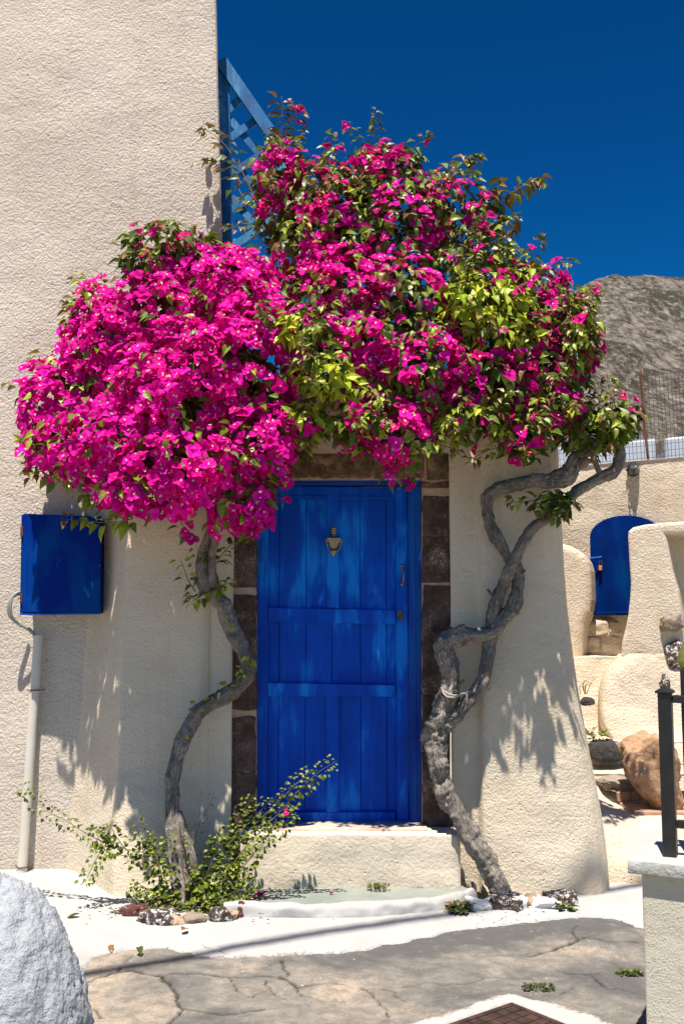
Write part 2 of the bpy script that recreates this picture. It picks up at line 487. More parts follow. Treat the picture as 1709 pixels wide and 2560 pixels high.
M['lava'] = mat_lava()
def mat_lintel():
    m, nt, n, l, b = new_mat('brown_lintel_stone')
    v = N_geo(nt)
    a = N_noise(nt, 14, 6, 0.7, v)
    c = N_ramp(nt, a.outputs[0], [(0.33, (0.045, 0.03, 0.02)), (0.5, (0.14, 0.09, 0.055)), (0.62, (0.30, 0.20, 0.13)), (0.75, (0.42, 0.30, 0.20))])
    l.new(c, b.inputs['Base Color'])
    l.new(N_bump(nt, a.outputs[0], 1.0, 0.02), b.inputs['Normal'])
    b.inputs['Roughness'].default_value = 0.95
    return m
M['lintel'] = mat_lintel()
def mat_stone_patchy(name, c1, c2, white, scale=18, thr=0.55):
    m, nt, n, l, b = new_mat(name)
    v = N_geo(nt)
    a = N_noise(nt, scale, 6, 0.7, v)
    c = N_ramp(nt, a.outputs[0], [(0.35, c1), (0.62, c2)])
    w = N_noise(nt, scale*1.7, 5, 0.7, v)
    c = N_mix(nt, N_ramp(nt, w.outputs[0], [(thr, 0.0), (thr+0.06, 1.0)]), c, white)
    l.new(c, b.inputs['Base Color'])
    l.new(N_bump(nt, N_math(nt, 'ADD', a.outputs[0], w.outputs[0]), 0.9, 0.015), b.inputs['Normal'])
    b.inputs['Roughness'].default_value = 0.93
    return m
M['kerb_stone'] = mat_stone_patchy('whitewashed_lava', (0.03, 0.022, 0.02), (0.10, 0.06, 0.05), (0.66, 0.64, 0.62), 24, 0.52)
M['kerb_red'] = mat_stone_patchy('red_lava', (0.07, 0.02, 0.018), (0.15, 0.05, 0.04), (0.62, 0.56, 0.52), 24, 0.60)
M['black_stone'] = mat_stone_patchy('black_lava', (0.010, 0.010, 0.011), (0.040, 0.037, 0.035), (0.55, 0.43, 0.30), 20, 0.66)
M['grey_stone'] = mat_stone_patchy('grey_rock', (0.18, 0.15, 0.12), (0.34, 0.27, 0.21), (0.5, 0.42, 0.33), 20, 0.6)
M['orange_rock'] = mat_stone_patchy('orange_rock', (0.26, 0.15, 0.085), (0.48, 0.29, 0.17), (0.58, 0.42, 0.28), 14, 0.60)
M['white_rock'] = mat_stone_patchy('whitewashed_rock', (0.66, 0.64, 0.62), (0.78, 0.77, 0.76), (0.36, 0.33, 0.30), 20, 0.66)

def mat_bark():
    m, nt, n, l, b = new_mat('grey_bark')
    uu = n.new('ShaderNodeAttribute'); uu.attribute_name = 'bu'
    vv = n.new('ShaderNodeAttribute'); vv.attribute_name = 'bv'
    an = N_math(nt, 'MULTIPLY', uu.outputs['Fac'], 2*math.pi)
    cb = n.new('ShaderNodeCombineXYZ')
    l.new(N_math(nt, 'COSINE', an), cb.inputs[0]); l.new(N_math(nt, 'SINE', an), cb.inputs[1]); l.new(N_math(nt, 'MULTIPLY', vv.outputs['Fac'], 5.0), cb.inputs[2])
    st = N_noise(nt, 7.5, 6, 0.7, cb.outputs[0], 0.7)
    v = N_geo(nt)
    big = N_noise(nt, 9, 5, 0.65, v)
    c = N_ramp(nt, st.outputs[0], [(0.32, (0.085, 0.068, 0.055)), (0.5, (0.29, 0.25, 0.21)), (0.66, (0.55, 0.49, 0.43))])
    c = N_mix(nt, N_math(nt, 'MULTIPLY', N_ramp(nt, big.outputs[0], [(0.40, 1.0), (0.55, 0.0)]), 0.55), c, (0.075, 0.062, 0.052))
    c = N_mix(nt, N_math(nt, 'MULTIPLY', N_ramp(nt, big.outputs[0], [(0.58, 0.0), (0.72, 1.0)]), 0.4), c, (0.38, 0.32, 0.26))
    l.new(c, b.inputs['Base Color'])
    h = N_math(nt, 'ADD', st.outputs[0], N_math(nt, 'MULTIPLY', N_noise(nt, 55, 4, 0.7, v).outputs[0], 0.5))
    l.new(N_bump(nt, h, 1.0, 0.014), b.inputs['Normal'])
    b.inputs['Roughness'].default_value = 0.92
    b.inputs['Specular IOR Level'].default_value = 0.15
    return m
M['bark'] = mat_bark()
M['twig'] = mat_simple('twig', (0.16, 0.10, 0.055), (0.10, 0.11, 0.035), 20, 0.8, 0.0)
M['stem_green'] = mat_simple('green_stem', (0.16, 0.17, 0.04), (0.18, 0.10, 0.05), 9, 0.7, 0.0)

def mat_leafy(name, transl, rough, spec):
    m, nt, n, l, b = new_mat(name)
    at = n.new('ShaderNodeAttribute'); at.attribute_name = 'Col'
    v = N_geo(nt)
    nz = N_noise(nt, 5, 3, 0.6, v)
    hs = n.new('ShaderNodeHueSaturation')
    l.new(at.outputs['Color'], hs.inputs['Color'])
    l.new(N_ramp(nt, nz.outputs[0], [(0.3, 0.72), (0.7, 1.22)]), hs.inputs['Value'])
    l.new(hs.outputs[0], b.inputs['Base Color'])
    b.inputs['Roughness'].default_value = rough
    b.inputs['Specular IOR Level'].default_value = spec
    tr = n.new('ShaderNodeBsdfTranslucent')
    l.new(hs.outputs[0], tr.inputs['Color'])
    mx = n.new('ShaderNodeMixShader'); mx.inputs[0].default_value = transl
    l.new(b.outputs[0], mx.inputs[1]); l.new(tr.outputs[0], mx.inputs[2])
    l.new(mx.outputs[0], n['Material Output'].inputs['Surface'])
    return m
M['bloom'] = mat_leafy('papery_bract', 0.30, 0.6, 0.10)
M['leaf'] = mat_leafy('green_leaf', 0.22, 0.42, 0.40)

def mat_mountain():
    m, nt, n, l, b = new_mat('rocky_hillside')
    v = N_geo(nt, (1, .03, .45))
    a = N_noise(nt, 0.8, 8, 0.78, v)
    big = N_noise(nt, 0.06, 4, 0.6, v)
    c = N_ramp(nt, a.outputs[0], [(0.36, (0.030, 0.026, 0.022)), (0.46, (0.105, 0.09, 0.074)), (0.55, (0.21, 0.182, 0.152)), (0.66, (0.36, 0.32, 0.275))])
    sc = N_noise(nt, 0.9, 5, 0.72, v)
    k = N_math(nt, 'ADD', sc.outputs[0], N_math(nt, 'MULTIPLY', N_math(nt, 'SUBTRACT', big.outputs[0], 0.5), 0.7))
    c = N_mix(nt, N_math(nt, 'MULTIPLY', N_ramp(nt, k, [(0.58, 0.0), (0.63, 1.0)]), 0.8), c, (0.034, 0.034, 0.018))
    l.new(c, b.inputs['Base Color'])
    l.new(N_bump(nt, a.outputs[0], 1.0, 1.2), b.inputs['Normal'])
    b.inputs['Roughness'].default_value = 0.95
    b.inputs['Specular IOR Level'].default_value = 0.1
    return m
M['mountain'] = mat_mountain()

# ------------------------------------------------------------------ setting: ground, street, whitewashed apron, hill
def grid_xy(x0, x1, y0, y1, step):
    xs = np.arange(x0, x1 + step/2, step); ys = np.arange(y0, y1 + step/2, step)
    return np.meshgrid(xs, ys)
def seg_dist(X, Y, poly):
    d = np.full(X.shape, 1e9)
    for (ax, ay), (bx, by) in zip(poly[:-1], poly[1:]):
        vx, vy = bx-ax, by-ay
        t = np.clip(((X-ax)*vx + (Y-ay)*vy) / max(vx*vx+vy*vy, 1e-12), 0, 1)
        d = np.minimum(d, np.hypot(X-(ax+t*vx), Y-(ay+t*vy)))
    return d
def inside(X, Y, poly):
    r = np.zeros(X.shape, bool)
    n = len(poly)
    for i in range(n):
        (ax, ay), (bx, by) = poly[i], poly[(i+1) % n]
        if ay == by: continue
        c = ((ay > Y) != (by > Y)) & (X < (bx-ax)*(Y-ay)/(by-ay) + ax)
        r ^= c
    return r
def pg2(pts):
    return [(PG(x, y).x, PG(x, y).y) for x, y in pts]
def jitter(poly, amp, n=6, seed=1):
    r = np.random.default_rng(seed)
    out = []
    for (ax, ay), (bx, by) in zip(poly[:-1], poly[1:]):
        for k in range(n):
            t = k/n
            j = 0 if k == 0 else amp
            out.append((ax+(bx-ax)*t + r.normal(0, 1)*j, ay+(by-ay)*t + r.normal(0, 1)*j))
    out.append(poly[-1])
    return out
def vnoise(X, Y, s, seed=0):
    r = np.random.default_rng(seed)
    tab = r.random((256, 256))
    x, y = X*s, Y*s
    xi, yi = np.floor(x).astype(int), np.floor(y).astype(int)
    fx, fy = x-xi, y-yi
    fx = fx*fx*(3-2*fx); fy = fy*fy*(3-2*fy)
    g = lambda a, b: tab[a % 256, b % 256]
    return (g(xi, yi)*(1-fx)+g(xi+1, yi)*fx)*(1-fy) + (g(xi, yi+1)*(1-fx)+g(xi+1, yi+1)*fx)*fy - 0.5
def fnoise(X, Y, s, o=3, seed=0):
    return sum(vnoise(X, Y, s*2**k, seed+k)/2**k for k in range(o))
def grid_mesh(name, X, Y, Z, mask, mat, extra=None, smooth=True, skirt=0.0):
    h, w = X.shape
    idx = -np.ones((h, w), int)
    cell = mask[:-1, :-1] & mask[1:, :-1] & mask[:-1, 1:] & mask[1:, 1:]
    used = np.zeros((h, w), bool)
    used[:-1, :-1] |= cell; used[1:, :-1] |= cell; used[:-1, 1:] |= cell; used[1:, 1:] |= cell
    idx[used] = np.arange(used.sum())
    if skirt:
        full = np.zeros((h+1, w+1), bool); full[1:-1, 1:-1] = False
        cp = np.zeros((h+1, w+1), bool); cp[1:h, 1:w] = cell
        inner = cp[:-1, :-1] & cp[1:, :-1] & cp[:-1, 1:] & cp[1:, 1:]
        Z = np.where(inner, Z, -skirt)
    V = np.stack([X[used], Y[used], Z[used]], 1)
    ii, jj = np.nonzero(cell)
    F = np.stack([idx[ii, jj], idx[ii, jj+1], idx[ii+1, jj+1], idx[ii+1, jj]], 1)
    ex = {k: a[used] for k, a in (extra or {}).items()}
    me = bpy.data.meshes.new(name)
    me.from_pydata(V.tolist(), [], F.tolist())
    for k, vals in ex.items():
        a = me.attributes.new(k, 'FLOAT', 'POINT'); a.data.foreach_set("value", vals.astype(np.float32))
    if smooth: me.shade_smooth()
    me.materials.append(mat)
    return link(name, me)

# far ground (to the horizon)
gv = [(-1500, -1500, -0.06), (1500, -1500, -0.06), (1500, 1500, -0.06), (-1500, 1500, -0.06)]
tag(obj('ground', gv, [(0, 1, 2, 3)], M['ground']), 'dusty pale ground running out to the horizon', 'ground', kind='structure')

cracks = [
    (pg2([(215, 2455), (270, 2435), (320, 2425), (405, 2437), (480, 2430), (560, 2440), (700, 2440), (745, 2465), (815, 2455)]), 0.008),
    (pg2([(405, 2437), (420, 2465), (440, 2480), (445, 2510), (460, 2525), (420, 2560), (410, 2640)]), 0.007),
    (pg2([(460, 2518), (545, 2535), (600, 2533), (655, 2520)]), 0.008),
    (pg2([(705, 2400), (712, 2420), (720, 2440)]), 0.005),
    (pg2([(1330, 2392), (1365, 2380), (1440, 2350), (1460, 2343), (1510, 2350), (1590, 2355)]), 0.008),
    (pg2([(1180, 2390), (1280, 2388), (1365, 2380)]), 0.004),
    (pg2([(1395, 2425), (1445, 2440), (1500, 2432)]), 0.006),
    (pg2([(670, 2450), (668, 2470), (690, 2485), (720, 2500)]), 0.004),
    (pg2([(905, 2465), (930, 2490), (965, 2520), (962, 2550)]), 0.004),
    (pg2([(215, 2520), (245, 2525), (250, 2545)]), 0.007),
    (pg2([(840, 2455), (900, 2470), (990, 2480), (1010, 2500)]), 0.003),
    (pg2([(1360, 2490), (1400, 2485), (1440, 2468)]), 0.005),
    (pg2([(560, 2440), (590, 2460), (585, 2480), (640, 2490), (668, 2470)]), 0.004),
    (pg2([(745, 2465), (760, 2490), (800, 2505), (860, 2500)]), 0.004),
    (pg2([(1000, 2470), (1080, 2455), (1160, 2460), (1240, 2440), (1330, 2450)]), 0.004),
    (pg2([(1440, 2350), (1430, 2330), (1445, 2312)]), 0.004),
    (pg2([(1480, 2440), (1520, 2470), (1580, 2480)]), 0.005),
    (pg2([(300, 2428), (310, 2400), (330, 2385)]), 0.004),
]
X, Y = grid_xy(-2.3, 2.3, -2.3, 0.3, 0.008)
jx = X + 0.03*fnoise(X, Y, 16, 4, 5); jy = Y + 0.03*fnoise(X, Y, 16, 4, 9)
Z = 0.007*fnoise(X, Y, 2.2, 4, 3) + 0.0035*fnoise(X, Y, 22, 3, 11)
crack = np.zeros(X.shape)
for poly, w in cracks:
    d = seg_dist(jx, jy, poly)
    k = np.exp(-(d/(w*1.0))**2)
    crack = np.maximum(crack, k)
    Z -= 0.013*k
slabA = pg2([(150, 2470), (215, 2455), (270, 2435), (320, 2425), (405, 2437), (420, 2465), (440, 2480), (445, 2510), (460, 2525), (420, 2560), (400, 2700), (100, 2700)])
tone = 0.42 + 0.5*fnoise(X, Y, 1.6, 3, 21)
tone[inside(jx, jy, slabA)] += 0.40
edge_pts = pg2([(860, 2395), (1000, 2370), (1140, 2345), (1300, 2325), (1430, 2310)])
tone -= 0.55*np.exp(-(seg_dist(jx, jy, edge_pts)/0.17)**2)
rough_patch = pg2([(1460, 2372), (1560, 2385)])
rp = np.exp(-(seg_dist(jx, jy, rough_patch)/0.10)**2)
tone += 0.5*rp
Z += rp*0.02*fnoise(X, Y, 38, 2, 31)
far = pg2([(540, 2450), (800, 2480)])
tone += 0.12*np.exp(-(seg_dist(jx, jy, far)/0.2)**2)
st = grid_mesh('street', X, Y, Z, np.ones(X.shape, bool), M['street'], {'tone': tone, 'crack': np.clip(crack*1.1, 0, 1)})
tag(st, 'cracked grey and beige concrete street in front of the house', 'street', kind='structure')

# whitewashed apron along the house: a thin raised sheet with a ragged edge
low = pg2([(-60, 2475), (215, 2425), (245, 2395), (320, 2378), (400, 2374), (450, 2384), (520, 2399), (640, 2397), (860, 2387), (1000, 2362), (1140, 2332), (1300, 2311), (1430, 2297), (1530, 2300), (1595, 2322), (1760, 2350)])
apoly = jitter(low, 0.008, 7, 4) + [(2.6, 0.9), (-2.6, 0.9)]
X, Y = grid_xy(-2.3, 2.3, -1.7, 0.7, 0.011)
jx = X + 0.015*fnoise(X, Y, 18, 3, 51); jy = Y + 0.015*fnoise(X, Y, 18, 3, 59)
ins = inside(jx, jy, apoly)
dE = seg_dist(X, Y, low)
tE = np.clip(dE/0.30, 0, 1)
Z = 0.009 + 0.020*tE + 0.010*fnoise(X, Y, 3.0, 4, 61) + 0.003*fnoise(X, Y, 30, 2, 67)
# rise towards the tall wall at the left
lift = np.clip((-0.85 - X)/0.6, 0, 1)*np.clip((Y+0.9)/1.0, 0, 1)
Z += 0.03*lift
wear = 0.55*np.exp(-(dE/0.045)**2) + 0.30*fnoise(X, Y, 2.0, 4, 71)
wline = pg2([(40, 2222), (90, 2216), (180, 2242), (258, 2270), (330, 2285), (600, 2290)]) 
wear += 0.42*np.exp(-(seg_dist(jx, jy, wline)/0.05)**2)
wline = pg2([(1180, 2245), (1260, 2262), (1400, 2255), (1525, 2240), (1600, 2240)])
wear += 0.40*np.exp(-(seg_dist(jx, jy, wline)/0.045)**2)
acr = [(pg2([(395, 2376), (455, 2368), (500, 2366), (540, 2380), (575, 2392)]), 0.006), (pg2([(215, 2400), (250, 2385), (280, 2370)]), 0.005),
       (pg2([(1040, 2297), (1060, 2296)]), 0.01), (pg2([(1190, 2318), (1225, 2314), (1290, 2290)]), 0.006), (pg2([(210, 2330), (225, 2322)]), 0.006)]
for poly, w in acr:
    k = np.exp(-(seg_dist(jx, jy, poly)/w)**2)
    wear = np.maximum(wear, k*0.95); Z -= 0.010*k
ap = grid_mesh('whitewashed_pavement', X, Y, Z, ins, M['apron'], {'wear': wear}, skirt=.016)
tag(ap, 'whitewashed strip of pavement along the foot of the house', 'pavement', kind='structure')

# white band round the manhole
mh_c = PG(1278, 2514)
e1 = (PG(1145, 2560) - mh_c).normalized(); e2 = Vector((-e1.y, e1.x, 0))
if e2.dot(PG(1410, 2560) - mh_c) < 0: e2 = -e2
def mh(a, b, z=0.0):
    return mh_c + e1*a + e2*b + Vector((0, 0, z))
SZ = 0.52
band = [(-0.09, -0.08), (0.25, -0.12), (SZ+0.15, -0.10), (SZ+0.15, SZ+0.15), (-0.11, SZ+0.15), (-0.16, 0.25)]
bpoly = [(mh(a, b).x, mh(a, b).y) for a, b in band]
X, Y = grid_xy(mh_c.x-0.75, mh_c.x+0.75, mh_c.y-0.95, mh_c.y+0.3, 0.011)
jx = X + 0.05*fnoise(X, Y, 9, 3, 81); jy = Y + 0.05*fnoise(X, Y, 9, 3, 89)
hole = [(mh(a, b).x, mh(a, b).y) for a, b in ((0, 0), (SZ, 0), (SZ, SZ), (0, SZ))]
mask = inside(jx, jy, bpoly) & ~inside(X, Y, hole)
Z = 0.014 + 0.006*fnoise(X, Y, 8, 3, 91)
bd = seg_dist(jx, jy, bpoly + bpoly[:1])
wr = 0.6*np.exp(-(bd/0.05)**2) + 0.27 + 0.45*fnoise(X, Y, 7, 3, 93)
o = grid_mesh('whitewashed_margin', X, Y, Z, mask, M['apron'], {'wear': wr}, skirt=.012)
tag(o, 'worn white paint band around the metal manhole cover', 'paint band', kind='structure')

mhr = thing('manhole_cover', mh(SZ/2, SZ/2, 0), 'dark rusty square manhole cover with a grid pattern in the street', 'manhole cover')
bm = bmesh.new()
fw = 0.022
for a0, a1, b0, b1 in ((0, SZ, 0, fw), (0, SZ, SZ-fw, SZ), (0, fw, fw, SZ-fw), (SZ-fw, SZ, fw, SZ-fw)):
    c = [mh(a0, b0, -.03), mh(a1, b0, -.03), mh(a1, b1, -.03), mh(a0, b1, -.03)]
    hexa(bm, c + [v + Vector((0, 0, 0.045)) for v in c], 0.003)
bm_obj('frame', bm, M['manhole'], mhr)
bm = bmesh.new()
c = [mh(fw+.006, fw+.006, -.03), mh(SZ-fw-.006, fw+.006, -.03), mh(SZ-fw-.006, SZ-fw-.006, -.03), mh(fw+.006, SZ-fw-.006, -.03)]
hexa(bm, c + [v + Vector((0, 0, 0.038)) for v in c], 0.0)
bm_obj('plate', bm, M['manhole_dust'], mhr)
bm = bmesh.new()
n = 9; inner = SZ - 2*fw - .012; cs = inner/n
proto = None
for i in range(n):
    for j in range(n):
        a, b = fw+.006+i*cs+.003, fw+.006+j*cs+.003
        w = cs-.006
        c = [mh(a, b, 0.006), mh(a+w, b, 0.006), mh(a+w, b+w, 0.006), mh(a, b+w, 0.006)]
        bm1 = bmesh.new(); hexa(bm1, c + [v + Vector((0, 0, 0.009)) for v in c], 0.002)
        bm_obj('raised_square', bm1, M['manhole'], mhr)
bm.free()

# hillside
nx, ny = 260, 190
xs = np.linspace(-90, 170, nx); ts = np.linspace(0, 1, ny)
Xh, Th = np.meshgrid(xs, ts)
ridge = np.interp(xs, [-90, -60, 0, 40, 50, 56, 62, 68, 73, 80, 95, 130, 170], [10, 18, 48, 74, 81.5, 89.0, 93.3, 96.0, 98.8, 99.6, 99.6, 96, 86])
Dh = 110 + 160*Th**0.95
base = 16.0
Zh = base + (ridge[None, :]-base)*(Th**0.92)
# behind the ridge it falls
V = []; 
for i in range(ny):
    for j in range(nx):
        p = Vector((xs[j], Dh[i, j], Zh[i, j]))
        ps = Vector((p.x, p.y*.06, p.z*.5))
        rk = mnoise.fractal(ps*0.16, 1.0, 2.1, 5, noise_basis='PERLIN_ORIGINAL')
        rr = mnoise.ridged_multi_fractal(ps*0.06, 1.0, 2.0, 4, 1.0, 2.0)
        e = min(1.0, Th[i, j]*4)
        fade = 0.35 if i == ny-1 else 1.0
        h = e*(2.0*rk*fade + 1.6*(rr-1.0)*(1-Th[i, j]**6))
        V.append((p.x, p.y - h*0.8, p.z + h*0.55))
for j in range(nx):
    V.append((xs[j], 420, -2.0))
for j in range(nx):
    V.append((xs[j], 60, -1.0))
F = [(i*nx+j, i*nx+j+1, (i+1)*nx+j+1, (i+1)*nx+j) for i in range(ny-1) for j in range(nx-1)]
F += [((ny-1)*nx+j, (ny-1)*nx+j+1, ny*nx+j+1, ny*nx+j) for j in range(nx-1)]
F += [((ny+1)*nx+j, (ny+1)*nx+j+1, j+1, j) for j in range(nx-1)]
tag(obj('hill', V, F, M['mountain'], smooth=False), 'rocky brown hillside with dark scrub under the deep blue sky', 'hill', kind='structure')

# ------------------------------------------------------------------ tall house (left)
rows = []
for py, xe in ((-420, 529), (-150, 537), (0, 541), (150, 544), (300, 548), (450, 552), (620, 556), (800, 560), (1000, 565), (1200, 570), (1540, 576), (1900, 582), (2120, 586), (2330, 590)):
    pe = P(xe, py, 0.37)
    rows.append([Vector((-4.5, 0.37, pe.z)), Vector((-2.4, 0.37, pe.z)), Vector((-1.7, 0.37, pe.z)), P(xe-14, py, 0.365), P(xe-4, py, 0.375), P(xe, py, 0.40), Vector((P(xe-12, 700, 1.2).x, 1.2, pe.z)), Vector((P(xe-30, 700, 4.5).x, 4.5, pe.z))])
V, F = loft(rows, nu=14, nv=7, disp=0.02, dscale=1.2, fine=0.003)
tall = obj('tall_house', V, F, M['plaster_tall'], smooth=True)
tag(tall, 'tall rough cream stucco house rising blank and windowless at the left', 'house')

# ------------------------------------------------------------------ small house with the blue door
house = thing('small_house', (0, 0, 0), 'small cream house with a blue door under the bougainvillea', 'house')
def yflare(py):
    return -0.17*max(0.0, (py-1850)/420.0)**1.6
rows = []
for py, j0, j1, j2, j4 in ((955, 236, 322, 527, 590), (1120, 240, 326, 526, 588), (1290, 240, 324, 524, 586), (1540, 236, 309, 522, 582), (1750, 220, 301, 520, 580), (1900, 207, 296, 519, 579), (2000, 198, 292, 518, 578), (2100, 189, 288, 517, 577), (2200, 180, 284, 516, 576), (2310, 172, 280, 515, 575)):
    y = yflare(py)
    rows.append([P(j0-60, py, 0.42), P(j0, py, 0.34), P(j1-6, py, y+0.022), P(j1, py, y), P(j1+8, py, y-0.003), P(j2, py, y*0.8), P(j2+3, py, y*0.8+0.014), P(j4, py, y*0.8+0.012), P(j4+2, py, 0.20)])
V, F = loft(rows, nu=7, nv=8, disp=0.010, dscale=2.5, fine=0.002)
obj('wall', V, F, M['plaster_house'], house, smooth=True)
# over the door
rows = []
for py in (955, 1040, 1133):
    rows.append([P(582, py, 0.016), P(850, py, 0.012), P(1124, py, 0.012)])
V, F = loft(rows, nu=20, nv=8, disp=0.008, dscale=2.5)
nV = len(V)
rows = [[P(582, 1133, 0.016), P(850, 1133, 0.012), P(1124, 1133, 0.012)], [P(582, 1133.5, 0.2), P(850, 1133.5, 0.2), P(1124, 1133.5, 0.2)]]
V2, F2 = loft(rows, nu=20, nv=2)
Vm, Fm = merge([(V, F), (V2, F2)])
obj('wall', Vm, Fm, M['plaster_house'], house, smooth=True)
# right part, rounded corner
rows = []
for py, xe in ((955, 1389), (1080, 1393), (1200, 1397), (1300, 1402), (1440, 1410), (1560, 1422), (1700, 1440), (1800, 1457), (1900, 1476), (2000, 1496), (2112, 1513), (2200, 1521), (2310, 1527)):
    y = -0.03 + 0.35*yflare(py)
    k1, k2 = 1121 + (py-1130)*0.012, 1190 + (py-1130)*0.006
    rows.append([P(k1-2, py, 0.2), P(k1, py, 0.012), P(k2, py, 0.008), P(k2+7, py, y+0.015), P(k2+12, py, y-0.004), P(0.5*(k2+xe), py, y-0.006), P(xe-48, py, y+0.004), P(xe-20, py, y+0.035), P(xe-6, py, y+0.09), P(xe, py, y+0.18), P(xe-10, py, 0.55), P(xe-60, py, 1.2), Vector((P(xe-110, 1300, 3.2).x, 3.2, P(xe, py, 0).z))])
V, F = loft(rows, nu=7, nv=7, disp=0.012, dscale=2.2, fine=0.002)
obj('wall', V, F, M['plaster_house'], house, smooth=True)
# roof terrace slab
zr = P(850, 955, 0).z
V, F = [(-1.5, 0.02, zr-.02), (1.35, 0.02, zr-.02), (1.30, 0.9, zr-.02), (1.0, 3.2, zr-.02), (-1.5, 3.2, zr-.02)], [(0, 1, 2, 3, 4)]
obj('roof', V, F, M['plaster_house'], house)

# mortar behind the stones, then stones one by one
bm = bmesh.new()
pbox(574, 1134, 640, 2120, 0.043, 0.14, 0.0, bm=bm)
pbox(1054, 1134, 1124, 2120, 0.043, 0.14, 0.0, bm=bm)
pbox(640, 1134, 1054, 1200, 0.058, 0.14, 0.0, bm=bm)
bm_obj('mortar', bm, M['mortar'], house)
def rough_block(name, px0, py0, px1, py1, Y, depth, mat, parent, cuts=7, amp=0.011, seed=0.0, round_=0.006):
    bm = bmesh.new()
    f = [P(px0, py1, Y), P(px1, py1, Y), P(px1, py0, Y), P(px0, py0, Y)]
    hexa(bm, f + [v + Vector((0, depth, 0)) for v in f], round_, 2)
    bmesh.ops.subdivide_edges(bm, edges=[e for e in bm.edges if e.calc_length() > 0.03], cuts=cuts, use_grid_fill=True)
    bmesh.ops.triangulate(bm, faces=[f for f in bm.faces if len(f.verts) > 4])
    c = sum(f, Vector())/4
    for v in bm.verts:
        d = Vector((mnoise.noise(v.co*16+Vector((seed, 0, 0))), mnoise.noise(v.co*16+Vector((0, seed, 5))), mnoise.noise(v.co*16+Vector((3, 0, seed)))))
        v.co += d*amp
    return bm_obj(name, bm, mat, parent, smooth=True)
k = 0
for y0, y1 in ((1205, 1326), (1326, 1471), (1486, 1630), (1630, 1776), (1793, 1930), (1930, 2068)):
    k += 1
    rough_block('jamb_stone', 575, y0, 642 - k*0.5, y1, 0.034, 0.10, M['lava'], house, seed=k*3.1)
for y0, y1 in ((1204, 1220), (1238, 1340), (1340, 1457), (1464, 1600), (1600, 1740), (1740, 1880), (1880, 2068)):
    k += 1
    rough_block('jamb_stone', 1055, y0, 1124, y1, 0.034, 0.10, M['lava'], house, seed=k*3.1)
for x0, x1, y0, y1 in ((592, 770, 1135, 1193), (774, 930, 1136, 1194), (934, 1060, 1136, 1195), (1066, 1119, 1134, 1200)):
    k += 1
    rough_block('lintel_stone', x0, y0, x1, y1, 0.034, 0.10, M['lintel'], house, seed=k*3.1)

# door frame and the door itself
DY = 0.115
bm = bmesh.new(); pbox(640, 1197, 1057, 1212, 0.075, 0.11, 0.003, bm=bm)
bm_obj('door_frame', bm, M['frame_blue'], house)
bm = bmesh.new(); qbox([(1024, 2060), (1059, 2060), (1054, 1213), (1019, 1213)], 0.085, 0.11, 0.003, bm=bm)
qbox([(1029, 2058), (1042, 2058), (1037, 1215), (1024, 1215)], 0.079, 0.01, 0.002, bm=bm)
bm_obj('door_frame', bm, M['frame_blue'], house)
bm = bmesh.new(); pbox(645, 1196, 1030, 1200, 0.066, 0.02, 0.001, bm=bm)
bm_obj('weathered_strip', bm, M['lintel'], house)
# dark gap behind the leaf
door = bpy.data.objects.new('door', None); COL.objects.link(door); adopt(door, house)
def dpart(name, quad, Y, depth, mat=M['door_blue'], bevel=0.003):
    bm = bmesh.new(); qbox(quad, Y, depth, bevel, bm=bm)
    return bm_obj(name, bm, mat, door)
def lx(x, py):   # door edges lean a little with height
    return x + (1240-py)*0.006*(1 if x < 850 else -0.7)
def dq(x0, y0, x1, y1):
    return [(lx(x0, y1), y1), (lx(x1, y1), y1), (lx(x1, y0), y0), (lx(x0, y0), y0)]
# planks
edges = [671, 699.5, 766, 832, 899, 964, 990]
for a, b in zip(edges[:-1], edges[1:]):
    dpart('plank', dq(a+0.6, 1236, b-0.6, 2034), DY+0.036+random.uniform(-.0015, .0015), 0.02, bevel=0.0016)
dpart('stile', dq(641, 1214, 672, 2056), DY, 0.05)
dpart('stile', dq(988, 1219, 1018, 2056), DY, 0.05)
dpart('rail', [(672, 1241), (989, 1244), (989, 1219), (672, 1214)], DY-0.001, 0.05)
dpart('rail', [(670, 1556), (988, 1560), (988, 1525), (670, 1519)], DY-0.010, 0.055)
dpart('rail', [(669, 1741), (988, 1742), (988, 1713), (669, 1706)], DY-0.012, 0.055)
dpart('rail', [(668, 2055), (988, 2055), (988, 2030), (668, 2031)], DY-0.002, 0.05)
dpart('mullion', [(816, 1520), (848, 1521), (848, 1238), (816, 1238)], DY+0.002, 0.05)
dpart('mullion', [(814, 2032), (847, 2032), (847, 1738), (814, 1738)], DY+0.002, 0.05)
# little mouldings under the top rail
dpart('moulding', [(672, 1247), (818, 1248), (818, 1239), (672, 1238)], DY-0.006, 0.02, bevel=0.002)
dpart('moulding', [(846, 1249), (989, 1250), (989, 1241), (846, 1239)], DY-0.006, 0.02, bevel=0.002)
dpart('backing', dq(642, 1218, 1016, 2054), DY+0.060, 0.01, M['frame_blue'], 0.0)

